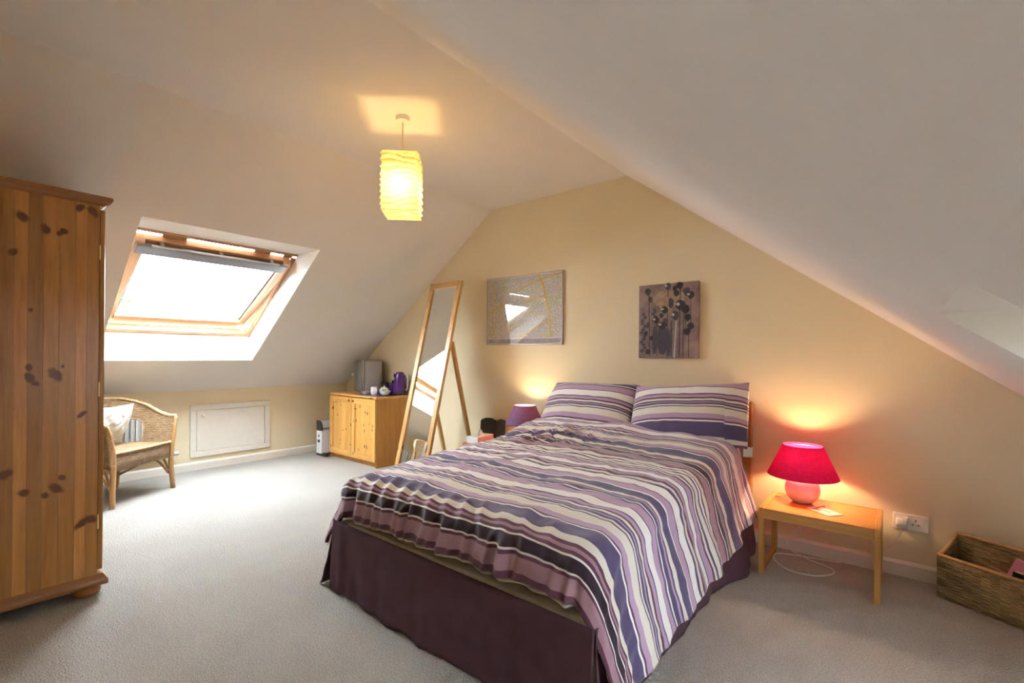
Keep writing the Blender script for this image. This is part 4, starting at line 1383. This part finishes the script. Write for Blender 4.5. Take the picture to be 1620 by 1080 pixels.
# ------------------------------------------------------------------ cheval mirror
LEAN = 0.237
mr_ = thing('standing_mirror', 'tall pine framed mirror on an easel stand', 'mirror', (-3.300, 2.600, 0))
mw, mL, st = 0.21, 1.914, 0.047
upv = Vector((0, math.sin(LEAN), math.cos(LEAN)))
nv = Vector((0, -math.cos(LEAN), math.sin(LEAN)))
def mp_(x, s, n=0.0):
    return Vector((x, 0, 0)) + upv * s + nv * n
for s in (-1, 1):
    x = s * (mw - st / 2)
    bm = bar(bmesh.new(), mp_(x, 0.008), mp_(x, mL), st, 0.028, side=(1, 0, 0))
    obj('stile', bm, M_MIRRORWOOD, mr_)
for s0, s1 in ((mL - 0.055, mL - 0.001), (0.105, 0.165)):
    bm = bmesh.new()
    bar(bm, mp_(-mw + st, (s0 + s1) / 2), mp_(mw - st, (s0 + s1) / 2), s1 - s0, 0.0275, side=tuple(upv))
    obj('rail', bm, M_MIRRORWOOD_X, mr_)
bm = bmesh.new()
bar(bm, mp_(0, 0.160, -0.002), mp_(0, mL - 0.050, -0.002), 2 * (mw - st) + 0.006, 0.006, side=(1, 0, 0))
obj('glass', bm, M_MIRROR, mr_)
# easel: two back legs joined by a low rail, hinged to the stiles
hs = 1.34
for s in (-1, 1):
    x = s * (mw - 0.013)
    p = mp_(x, hs, -0.020)
    bm = bar(bmesh.new(), p, (x, 0.675, 0.006), 0.024, 0.034, side=(1, 0, 0))
    obj('back_leg', bm, M_MIRRORWOOD, mr_)
    h_ = obj('hinge', tube(bmesh.new(), [(x - 0.014, p.y, p.z), (x + 0.014, p.y, p.z)], 0.006, 10), M_STEEL, mr_, 60)
bp = mp_(0, hs, -0.020)
tt = 0.86
yy, zz = bp.y + (0.675 - bp.y) * tt, bp.z + (0.006 - bp.z) * tt
obj('back_rail', bar(bmesh.new(), (-mw + 0.025, yy, zz), (mw - 0.025, yy, zz), 0.045, 0.020), M_MIRRORWOOD_X, mr_)
obj('stay_wire', tube(bmesh.new(), [mp_(mw - 0.02, 0.19, -0.016), (mw - 0.012, yy, zz)], 0.0018, 6), M_BLACK, mr_)

# ------------------------------------------------------------------ framed street map
def map_mat():
    m, nt, b = mat_base('street_map_print')
    tc = N(nt, 'ShaderNodeTexCoord')
    def vor(scale, feature='DISTANCE_TO_EDGE', loc=(0, 0, 0)):
        mp = N(nt, 'ShaderNodeMapping')
        mp.inputs['Location'].default_value = loc
        nt.links.new(tc.outputs['Object'], mp.inputs['Vector'])
        v = N(nt, 'ShaderNodeTexVoronoi', i_Scale=scale)
        v.feature = feature
        nt.links.new(mp.outputs['Vector'], v.inputs['Vector'])
        return v
    v1 = vor(46)
    v2 = vor(9.0, loc=(2.2, 0, 1.7))
    v3 = vor(46, 'F1')
    n1 = N(nt, 'ShaderNodeTexNoise', i_Scale=7.0, i_Detail=3.0)
    nt.links.new(tc.outputs['Object'], n1.inputs['Vector'])
    n2 = N(nt, 'ShaderNodeTexNoise', i_Scale=160.0, i_Detail=2.0)
    nt.links.new(tc.outputs['Object'], n2.inputs['Vector'])
    base = ramp(nt, [(0.35, (0.50, 0.49, 0.47)), (0.52, (0.58, 0.54, 0.55)), (0.62, (0.46, 0.53, 0.36)), (0.75, (0.42, 0.50, 0.32))])
    nt.links.new(n1.outputs['Fac'], base.inputs['Fac'])
    spk = ramp(nt, [(0.38, (0.45, 0.43, 0.44)), (0.52, (1, 1, 1))])
    nt.links.new(n2.outputs['Fac'], spk.inputs['Fac'])
    m0 = N(nt, 'ShaderNodeMix', data_type='RGBA', blend_type='MULTIPLY')
    m0.inputs['Factor'].default_value = 0.6
    nt.links.new(base.outputs['Color'], m0.inputs['A'])
    nt.links.new(spk.outputs['Color'], m0.inputs['B'])
    cur = m0.outputs['Result']
    for v, th, col in ((v1, 0.055, (0.76, 0.74, 0.70)), (v2, 0.014, (0.66, 0.58, 0.28))):
        lt = N(nt, 'ShaderNodeMath', operation='LESS_THAN')
        lt.inputs[1].default_value = th
        nt.links.new(v.outputs['Distance'], lt.inputs[0])
        mx = N(nt, 'ShaderNodeMix', data_type='RGBA')
        nt.links.new(lt.outputs[0], mx.inputs['Factor'])
        nt.links.new(cur, mx.inputs['A'])
        mx.inputs['B'].default_value = c4(col)
        cur = mx.outputs['Result']
    nt.links.new(cur, b.inputs['Base Color'])
    b.inputs['Roughness'].default_value = 0.7
    return m
mx0, mx1, mz0, mz1 = -3.0354, -2.1763, 1.2729, 1.9025
mpw, mph = (mx1 - mx0) / 2, mz1 - mz0
fm = thing('framed_map', 'framed street map under glass on the gable wall', 'picture', ((mx0 + mx1) / 2, YG, mz0))
M_FRAME = plain('pale_silver_frame', (0.50, 0.43, 0.38), rough=0.35, metal=0.3, var=0.03)
obj('backing', bx(-mpw + 0.004, mpw - 0.004, -0.010, -0.001, 0.004, mph - 0.004), plain('map_border', (0.66, 0.61, 0.60), rough=0.7), fm)
mpo = obj('map_sheet', bx(-mpw + 0.020, mpw - 0.020, -0.0115, -0.010, 0.068, mph - 0.020), map_mat(), fm)
M_ROAD = plain('main_road_yellow', (0.66, 0.46, 0.12), rough=0.7, var=0.2, vscale=90)
def road(pts, wdt):
    bm = bmesh.new()
    P = spline(pts, 8)
    L0, R0 = [], []
    for i, p in enumerate(P):
        d = (P[min(i + 1, len(P) - 1)] - P[max(i - 1, 0)]).normalized()
        q = Vector((-d.z, 0, d.x)) * wdt / 2
        L0.append(bm.verts.new(p + q))
        R0.append(bm.verts.new(p - q))
    for i in range(len(P) - 1):
        bm.faces.new((L0[i], L0[i + 1], R0[i + 1], R0[i]))
    return bm
def mpt(px, pz):
    """fraction across and up the sheet"""
    return (-mpw + 0.02 + px * (2 * mpw - 0.04), -0.0119, 0.068 + pz * (mph - 0.088))
for pts, wdt in (([(0.72, 0.999), (0.78, 0.80), (0.82, 0.55), (0.855, 0.30), (0.87, 0.0)], 0.022), ([(0.36, 0.74), (0.55, 0.84), (0.75, 0.93), (0.98, 0.99)], 0.013),
                 ([(0.05, 0.95), (0.08, 0.70), (0.06, 0.40), (0.08, 0.05)], 0.016), ([(0.0, 0.42), (0.10, 0.50), (0.22, 0.54)], 0.012),
                 ([(0.45, 0.0), (0.62, 0.12), (0.85, 0.26)], 0.010), ([(0.50, 0.56), (0.66, 0.62), (0.80, 0.66)], 0.010)):
    obj('road', road([mpt(*p) for p in pts], wdt), M_ROAD, mpo)
obj('title_strip', bx(-mpw + 0.020, mpw - 0.020, -0.0115, -0.010, 0.020, 0.056), plain('title_grey', (0.36, 0.33, 0.33), rough=0.7, var=0.1), fm)
obj('title_box', bx(-mpw + 0.080, -mpw + 0.165, -0.0125, -0.0115, 0.018, 0.060), plain('title_pale', (0.46, 0.42, 0.40), rough=0.7, var=0.15, vscale=80), fm)
for a in ((-mpw, mpw, 0, 0.010), (-mpw, mpw, mph - 0.010, mph), (-mpw, -mpw + 0.010, 0.010, mph - 0.010), (mpw - 0.010, mpw, 0.010, mph - 0.010)):
    obj('frame_bar', bx(a[0], a[1], -0.020, 0, a[2], a[3], bev=0.001), M_FRAME, fm)
bm = bmesh.new()
quad(bm, (-mpw + 0.009, -0.015, 0.009), (mpw - 0.009, -0.015, 0.009), (mpw - 0.009, -0.015, mph - 0.009), (-mpw + 0.009, -0.015, mph - 0.009))
obj('glass', bm, M_PICGLASS, fm)

# ------------------------------------------------------------------ canvas with dark seed heads
cx0, cx1, cz0, cz1 = -1.4927, -1.0605, 1.1708, 1.7037
cvw, cvh = (cx1 - cx0) / 2, cz1 - cz0
cv = thing('canvas_painting', 'mauve canvas painted with dark seed heads on tall stems', 'painting', ((cx0 + cx1) / 2, YG, cz0))
def canvas_mat():
    m, nt, b = mat_base('mauve_painted_ground')
    tc = N(nt, 'ShaderNodeTexCoord')
    nz = N(nt, 'ShaderNodeTexNoise', i_Scale=7.0, i_Detail=5.0, i_Distortion=1.2)
    nt.links.new(tc.outputs['Object'], nz.inputs['Vector'])
    rp = ramp(nt, [(0.30, (0.13, 0.085, 0.09)), (0.5, (0.235, 0.155, 0.145)), (0.72, (0.34, 0.245, 0.205))])
    nt.links.new(nz.outputs['Fac'], rp.inputs['Fac'])
    nt.links.new(rp.outputs['Color'], b.inputs['Base Color'])
    b.inputs['Roughness'].default_value = 0.5
    bump(nt, b, nz.outputs['Fac'], 0.2, 0.004)
    return m
obj('stretched_canvas', bx(-cvw, cvw, -0.034, -0.0005, 0, cvh, bev=0.003), canvas_mat(), cv)
M_INK = plain('black_paint', (0.020, 0.015, 0.022), rough=0.5, var=0.2, vscale=60)
M_INK2 = plain('slate_paint', (0.055, 0.048, 0.072), rough=0.5, var=0.3, vscale=40)
M_LITE = plain('white_paint', (0.55, 0.50, 0.47), rough=0.4, var=0.15)
M_OCHRE = plain('ochre_paint', (0.36, 0.255, 0.17), rough=0.5, var=0.25, vscale=30)
def cpt(px, pz, d):
    return Vector((-cvw + px * 2 * cvw, -0.0342 - d, pz * cvh))
def blob(nm, px, pz, rx, rz_, mat, d, seed, point=0.0):
    bm = bmesh.new()
    c = cpt(px, pz, d + 0.0012)
    cv_ = bm.verts.new(c)
    ring = []
    for k in range(18):
        a = 2 * PI * k / 18
        s = 1 + 0.22 * noise.noise(Vector((math.cos(a) * 1.6, math.sin(a) * 1.6, seed)))
        q = c + Vector((rx * math.cos(a) * s * (1 - point * max(0, -math.sin(a))), 0.0012, rz_ * math.sin(a) * s))
        ring.append(bm.verts.new(q))
    for k in range(18):
        bm.faces.new((cv_, ring[k], ring[(k + 1) % 18]))
    return obj(nm, bm, mat, cv, 179)
def stem(nm, x, z0, z1, wdt, mat, d, lean=0.0):
    bm = road([cpt(x, z0, d), cpt(x + lean * 0.5, (z0 + z1) / 2, d), cpt(x + lean, z1, d)], wdt)
    return obj(nm, bm, mat, cv)
for i, (x, z, a, b) in enumerate(((0.38, 0.80, 0.055, 0.05), (0.48, 0.74, 0.06, 0.08), (0.60, 0.80, 0.08, 0.05))):
    blob('pale_wash', x, z, a, b, M_OCHRE, 0.0003, i * 3.3)
blob('slate_wash', 0.42, 0.25, 0.040, 0.110, M_INK2, 0.0003, 2.0)
blob('slate_wash', 0.28, 0.24, 0.018, 0.11, M_INK2, 0.0003, 4.0)
blob('slate_wash', 0.53, 0.20, 0.014, 0.09, M_INK2, 0.0003, 6.0)
heads = [(0.51, 0.955, .024, .026), (0.70, 0.955, .026, .026), (0.62, 0.925, .018, .020), (0.16, 0.905, .024, .026), (0.81, 0.875, .026, .030), (0.645, 0.855, .021, .024),
         (0.88, 0.82, .027, .026), (0.20, 0.80, .016, .022), (0.56, 0.74, .022, .040), (0.71, 0.70, .036, .036), (0.80, 0.64, .030, .030), (0.45, 0.645, .029, .026),
         (0.63, 0.565, .029, .034), (0.83, 0.53, .024, .024), (0.40, 0.57, .016, .018), (0.31, 0.51, .025, .028), (0.17, 0.45, .016, .020), (0.88, 0.42, .024, .024), (0.82, 0.345, .026, .024),
         (0.41, 0.44, .034, .028), (0.47, 0.50, .020, .018), (0.13, 0.335, .016, .018), (0.23, 0.27, .016, .018), (0.17, 0.08, .020, .020)]
for i, (x, z, a, b) in enumerate(heads):
    blob('seed_head', x, z, a, b, M_INK if i % 4 else M_INK2, 0.0010, i * 1.7, 0.35)
    if i in (0, 6, 9, 11, 12, 15, 19):
        blob('pale_dab', x - 0.035, z + 0.012, a * 0.38, b * 0.30, M_LITE, 0.0026, i * 2.1)
for i in range(13):
    blob('side_bloom', 0.085 + 0.032 * math.sin(i * 1.9), 0.60 - i * 0.042, 0.014, 0.013, M_INK2, 0.0006, 20 + i)
for i in range(6):
    blob('side_bloom', 0.275 + 0.02 * math.sin(i * 2.3), 0.66 - i * 0.03, 0.011, 0.011, M_INK2, 0.0006, 40 + i)
for x, z0, z1, wdt, mt, ln in ((0.50, 0.50, 0.94, .005, M_INK, 0.01), (0.70, 0.02, 0.94, .006, M_INK, 0.01), (0.20, 0.02, 0.88, .006, M_INK, -0.02), (0.88, 0.42, 0.80, .004, M_INK, 0.0), (0.85, 0.01, 0.35, .005, M_INK, 0.0),
                               (0.64, 0.20, 0.54, .006, M_INK, 0.0), (0.76, 0.04, 0.60, .005, M_INK, 0.01), (0.33, 0.02, 0.49, .006, M_INK2, -0.01), (0.645, 0.72, 0.84, .004, M_INK, 0.0),
                               (0.57, 0.02, 0.50, .010, M_INK2, 0.0), (0.50, 0.02, 0.50, .008, M_INK2, 0.0), (0.80, 0.40, 0.62, .004, M_INK, 0.01)):
    stem('painted_stem', x, z0, z1, wdt, mt, 0.0009, ln)
stem('pale_stem', 0.625, 0.005, 0.50, 0.016, M_LITE, 0.0012, 0.03)
stem('painted_stem', 0.635, 0.005, 0.50, 0.004, M_INK, 0.0016, 0.03)

# ------------------------------------------------------------------ pendant lamp
pd = thing('pendant_lamp', 'square crinkled paper pendant lamp hanging from the ceiling', 'lamp', (-2.238, 1.714, ZF), R(44))
obj('ceiling_rose', lathe(bmesh.new(), [(0, -0.030), (0.030, -0.030), (0.040, -0.026), (0.042, -0.004), (0.042, 0.0), (0, 0.0)], 30), M_WHITE, pd, 50)
obj('cord', tube(bmesh.new(), [(0, 0, -0.028), (0, 0, -0.335)], 0.0035, 8), plain('cream_flex', (0.70, 0.60, 0.42), rough=0.5), pd, 60)
M_PAPER = shade_mat('crinkled_paper', (0.86, 0.74, 0.42), 0.55)
hw = 0.102
pz0, pz1 = -0.568, -0.235
bm = bmesh.new()
nv_, nu_ = 64, 12
rings = []
for j in range(nv_ + 1):
    z = pz0 + (pz1 - pz0) * j / nv_
    ring = []
    for s in range(4):
        for i in range(nu_):
            t = -1 + 2 * i / nu_
            x, y = ((t, -1), (1, t), (-t, 1), (-1, -t))[s]
            nx, ny = ((0, -1), (1, 0), (0, 1), (-1, 0))[s]
            th = (s + (t + 1) / 2) * 1.7
            wav = math.sin(z * 95 + 2.2 * noise.noise(Vector((th * 1.1, z * 5, 2))) * 2 + 0.9 * math.sin(th * 2.3 + z * 9))
            edge = min(1, (z - pz0) / 0.02, (pz1 - z) / 0.02)
            d = 0.011 * (1 - abs(wav)) * edge * 1.2 - 0.005
            cor = 1.0
            ring.append(bm.verts.new((x * hw + nx * d + (x * d if abs(t) == 1 else 0), y * hw + ny * d, z + 0.006 * noise.noise(Vector((th * 2, z * 8, 1))) * edge)))
    rings.append(ring)
n = 4 * nu_
for j in range(nv_):
    for k in range(n):
        l = (k + 1) % n
        bm.faces.new((rings[j][k], rings[j][l], rings[j + 1][l], rings[j + 1][k]))
sh = obj('paper_shade', bm, M_PAPER, pd, 50)
for z in (pz0, pz1):
    fb = bmesh.new()
    tube(fb, [(-hw, -hw, z), (hw, -hw, z), (hw, hw, z), (-hw, hw, z)], 0.002, 6, closed=True)
    obj('wire_ring', fb, M_WHITE, sh)
for a in ((1, 0), (0, 1)):
    obj('cross_wire', tube(bmesh.new(), [(-hw * a[0], -hw * a[1], pz1 - 0.002), (hw * a[0], hw * a[1], pz1 - 0.002)], 0.0015, 6), M_WHITE, sh)
obj('lamp_holder', lathe(bmesh.new(), [(0, -0.320), (0.012, -0.322), (0.016, -0.335), (0.016, -0.370), (0, -0.370)], 20), M_WHITE, pd, 50)
obj('bulb', lathe(bmesh.new(), [(0.012, -0.370), (0.018, -0.380), (0.036, -0.408), (0.040, -0.428), (0.030, -0.456), (0, -0.470)], 22), glow('pendant_bulb', (1.0, 0.64, 0.24), 75), pd, 80)

# ------------------------------------------------------------------ radiator
ry0, ry1, rz0, rz1 = 0.42, 1.40, 0.185, 0.600
rd = thing('radiator', 'white ribbed panel radiator behind the wicker chair', 'radiator', (XL, (ry0 + ry1) / 2, rz0))
rl = (ry1 - ry0) / 2
obj('back_plate', bx(0.035, 0.060, -rl, rl, 0.0, rz1 - rz0, bev=0.004), M_RAD, rd)
nrib = 24
pitch = 2 * rl / nrib
ribm = None
for i in range(nrib):
    y = -rl + pitch * (i + 0.5)
    if ribm is None:
        o = obj('flute', bx(0.060, 0.080, -pitch * 0.30, pitch * 0.30, 0.030, rz1 - rz0 - 0.030, bev=0.006, seg=2), M_RAD, rd)
        ribm = o.data
    else:
        o = bpy.data.objects.new('flute', ribm)
        COL.objects.link(o)
        o.parent = rd
    o.location = (0, y, 0)
obj('top_grille', bx(0.030, 0.084, -rl, rl, rz1 - rz0, rz1 - rz0 + 0.012, bev=0.003), M_RAD, rd)
obj('bracket', bx(0.0, 0.036, -rl * 0.7, -rl * 0.7 + 0.03, 0.05, 0.36), M_RAD, rd)
obj('bracket', bx(0.0, 0.036, rl * 0.7 - 0.03, rl * 0.7, 0.05, 0.36), M_RAD, rd)
v = obj('valve_collar', tube(bmesh.new(), [(0.060, rl, 0.020), (0.060, rl + 0.035, 0.020)], 0.013, 14), M_BLACK, rd, 50)
obj('valve_head', tube(bmesh.new(), [(0.060, rl + 0.035, 0.020), (0.060, rl + 0.050, 0.020), (0.060, rl + 0.10, 0.020)], [0.014, 0.019, 0.017], 16), M_WHITE, rd, 50)

# ------------------------------------------------------------------ wicker armchair
ch = thing('wicker_armchair', 'honey coloured wicker armchair in front of the radiator', 'chair', (-4.735, 1.075, 0))
fx_, fy_ = 0.82, 0.572
ch.rotation_euler = (0, 0, math.atan2(-0.82, 0.572) + 0)   # local x = right of the sitter, local y = facing
ch.rotation_euler = (0, 0, math.atan2(fy_, fx_) - PI / 2)
hw_, dp = 0.275, 0.47
SZ_ = 0.400
def plan(t):
    """U-shaped plan from left front (t=0) round the back to right front (t=1)"""
    s = t * 2 - 1
    a = abs(s)
    if a > 0.52:
        k = (a - 0.52) / 0.48
        y = -dp + 0.22 + (dp - 0.22) * k
        x = hw_ - 0.012 * (1 - k)
    else:
        ang = a / 0.52 * PI / 2
        x = (hw_ - 0.012) * math.sin(ang) ** 0.85 if ang > 0 else 0
        y = -dp + 0.22 - 0.22 * math.cos(ang)
    return Vector((math.copysign(x, s), y, 0))
def rimh(t):
    a = abs(t * 2 - 1)
    return 0.625 + 0.155 * (1 - sm(0.15, 0.95, a))
bm = bmesh.new()
uvl = bm.loops.layers.uv.new('UVMap')
nt_, nz_ = 140, 34
pl = [plan(i / nt_) for i in range(nt_ + 1)]
arc = [0]
for i in range(nt_):
    arc.append(arc[-1] + (pl[i + 1] - pl[i]).length)
cen = Vector((0, -dp + 0.22, 0))
def shell(i, v):
    t = i / nt_
    p = pl[i]
    h = rimh(t)
    z = 0.375 + (h - 0.375) * v
    o_ = Vector((p.x, min(0, p.y - cen.y), 0))
    o_ = o_.normalized() if o_.length > 0 else Vector((1, 0, 0))
    q = p + o_ * (0.055 * v ** 1.2)
    return Vector((q.x, q.y, z))
G = [[None] * (nz_ + 1) for _ in range(nt_ + 1)]
for i in range(nt_ + 1):
    for j in range(nz_ + 1):
        G[i][j] = bm.verts.new(shell(i, j / nz_))
tot = arc[-1]
def hole(s, z):
    """arched openings either side of the back"""
    for c in (tot * 0.265, tot * 0.735):
        d = abs(s - c)
        if d < 0.085:
            ztop_ = 0.40 + 0.115 + math.sqrt(max(0, 0.085 ** 2 - d * d))
            if z < ztop_:
                return True
    return False
for i in range(nt_):
    for j in range(nz_):
        sc_ = (arc[i] + arc[i + 1]) / 2
        zc = (G[i][j].co.z + G[i][j + 1].co.z + G[i + 1][j].co.z) / 3
        if zc > 0.40 and hole(sc_, zc):
            continue
        f = bm.faces.new((G[i][j], G[i + 1][j], G[i + 1][j + 1], G[i][j + 1]))
        uvs = ((arc[i], j), (arc[i + 1], j), (arc[i + 1], j + 1), (arc[i], j + 1))
        for lp, (a_, jj) in zip(f.loops, uvs):
            lp[uvl].uv = (a_, lp.vert.co.z)
for vv in [v for v in bm.verts if not v.link_faces]:
    bm.verts.remove(vv)
o = obj('woven_back_and_arms', bm, M_WICKER, ch, 179)
md = o.modifiers.new('thick', 'SOLIDIFY')
md.thickness = 0.012
md.offset = 0
back = o
# braided rim, arch edgings, arm fronts
def braid(pts, r_):
    bm = bmesh.new()
    for ph in (0, 2 * PI / 3, 4 * PI / 3):
        acc, out = 0, []
        for i, p in enumerate(pts):
            p = Vector(p)
            if i:
                acc += (p - Vector(pts[i - 1])).length
            d = (Vector(pts[min(i + 1, len(pts) - 1)]) - Vector(pts[max(i - 1, 0)])).normalized()
            a = Vector((0, 0, 1)) if abs(d.z) < 0.9 else Vector((1, 0, 0))
            a = (a - d * a.dot(d)).normalized()
            b = d.cross(a)
            th = acc * 2 * PI / 0.055 + ph
            out.append(p + (a * math.cos(th) + b * math.sin(th)) * r_ * 0.55)
        tube(bm, out, r_ * 0.62, 6)
    return bm
M_BRAID = plain('cane_braid', (0.52, 0.34, 0.17), rough=0.45, var=0.25, vscale=60)
rim = [shell(i, 1.0) for i in range(0, nt_ + 1)]
obj('braided_rim', braid(rim, 0.014), M_BRAID, back, 179)
for sgn, c in ((-1, tot * 0.265), (1, tot * 0.735)):
    pts = []
    for k in range(25):
        a = k / 24
        if a < 0.25:
            s_, z_ = c - 0.085, 0.40 + 0.115 * (a / 0.25)
        elif a > 0.75:
            s_, z_ = c + 0.085, 0.40 + 0.115 * ((1 - a) / 0.25)
        else:
            th = PI - PI * (a - 0.25) / 0.5
            s_, z_ = c + 0.085 * math.cos(th), 0.515 + 0.085 * math.sin(th)
        i = min(range(nt_ + 1), key=lambda q: abs(arc[q] - s_))
        i = min(max(i, 1), nt_ - 1)
        fi = i + (s_ - arc[i]) / (arc[i + 1] - arc[i])
        i0 = int(math.floor(fi))
        h = rimh(fi / nt_)
        v_ = (z_ - 0.375) / (h - 0.375)
        pts.append(shell(i0, v_).lerp(shell(min(i0 + 1, nt_), v_), fi - i0))
    obj('arch_edging', tube(bmesh.new(), pts, 0.008, 8), M_BRAID, back, 179)
# seat and woven apron
bm = bmesh.new()
uvl = bm.loops.layers.uv.new('UVMap')
inner = [Vector((p.x * 0.985, p.y + 0.006 if p.y < -0.1 else p.y, 0)) for p in pl[::4]]
vs = [bm.verts.new((p.x, p.y, SZ_)) for p in inner]
f = bm.faces.new(vs)
for lp in f.loops:
    lp[uvl].uv = lp.vert.co.xy
obj('seat', bm, M_WICKER, ch)
bm = bmesh.new()
uvl = bm.loops.layers.uv.new('UVMap')
def strip(bm, pts, z0f, z1f):
    acc = 0
    prev = None
    for i, p in enumerate(pts):
        p = Vector(p)
        if prev is not None:
            acc += (p - prev).length
        t = i / (len(pts) - 1)
        a, b = bm.verts.new((p.x, p.y, z0f(t))), bm.verts.new((p.x, p.y, z1f(t)))
        if prev is not None:
            f = bm.faces.new((pa, a, b, pb))
            for lp, uu in zip(f.loops, (ac0, acc, acc, ac0)):
                lp[uvl].uv = (uu, lp.vert.co.z)
        pa, pb, prev, ac0 = a, b, p, acc
strip(bm, [(-hw_ + 2 * hw_ * k / 20, 0.004 + 0.018 * math.sin(PI * k / 20), 0) for k in range(21)], lambda t: 0.268 + 0.012 * math.sin(PI * t), lambda t: SZ_ + 0.006)
o = obj('front_apron', bm, M_WICKER, ch, 179)
md = o.modifiers.new('thick', 'SOLIDIFY')
md.thickness = 0.010
bm = bmesh.new()
uvl = bm.loops.layers.uv.new('UVMap')
strip(bm, pl, lambda t: 0.28 + 0.03 * abs(math.sin(2 * PI * t)), lambda t: 0.39)
o = obj('side_apron', bm, M_WICKER, ch, 179)
md = o.modifiers.new('thick', 'SOLIDIFY')
md.thickness = 0.010
obj('seat_edge_braid', braid([(-hw_ + 2 * hw_ * k / 30, 0.006 + 0.018 * math.sin(PI * k / 30), SZ_ + 0.008) for k in range(31)], 0.011), M_BRAID, ch, 179)
for s in (-1, 1):
    obj('leg', tube(bmesh.new(), spline([(s * (hw_ + 0.052), 0.004, 0.620), (s * (hw_ + 0.022), 0.012, 0.50), (s * hw_, 0.010, 0.36), (s * hw_, 0.004, 0.20), (s * (hw_ + 0.014), 0.014, 0.0)], 5), [0.014] * 6 + [0.017] * 6 + [0.019] * 9, 12), M_RATTAN, ch, 179)
    obj('leg', tube(bmesh.new(), spline([(s * 0.20, -dp + 0.06, 0.40), (s * 0.205, -dp + 0.05, 0.2), (s * 0.225, -dp + 0.015, 0.0)], 6), 0.018, 12), M_RATTAN, ch, 179)
    obj('leg_binding', braid([(s * (hw_ + 0.034 - 0.030 * k / 12), 0.006, 0.56 - 0.26 * k / 12) for k in range(13)], 0.020), M_BRAID, ch, 179)
    obj('side_brace', tube(bmesh.new(), spline([(s * hw_, -0.02, 0.17), (s * (hw_ - 0.004), -0.07, 0.27), (s * (hw_ - 0.008), -0.15, 0.31), (s * (hw_ - 0.02), -0.26, 0.27), (s * 0.215, -dp + 0.05, 0.16)], 5), 0.010, 10), M_RATTAN, ch, 179)
    obj('side_brace', tube(bmesh.new(), spline([(s * hw_, -0.015, 0.13), (s * (hw_ - 0.01), -0.10, 0.23), (s * (hw_ - 0.015), -0.2, 0.24), (s * 0.215, -dp + 0.05, 0.12)], 5), 0.009, 10), M_RATTAN, ch, 179)
obj('stretcher', tube(bmesh.new(), [(-0.215, -dp + 0.04, 0.16), (0.215, -dp + 0.04, 0.16)], 0.010, 10), M_RATTAN, ch, 179)
# cushion standing on the seat against the back
cm = ch.rotation_euler.z
cpos = Matrix.Rotation(cm, 4, 'Z') @ Vector((0.02, -0.315, 0))
cu = thing('cushion', 'cream cushion propped in the wicker armchair', 'cushion', (ch.location.x + cpos.x, ch.location.y + cpos.y, SZ_ + 0.175))
cu.rotation_euler = (R(70), 0, cm)
obj('cushion_cover', pillow_mesh(0.40, 0.36, 0.13, 12.0, 0), M_CUSHION, cu, 179)
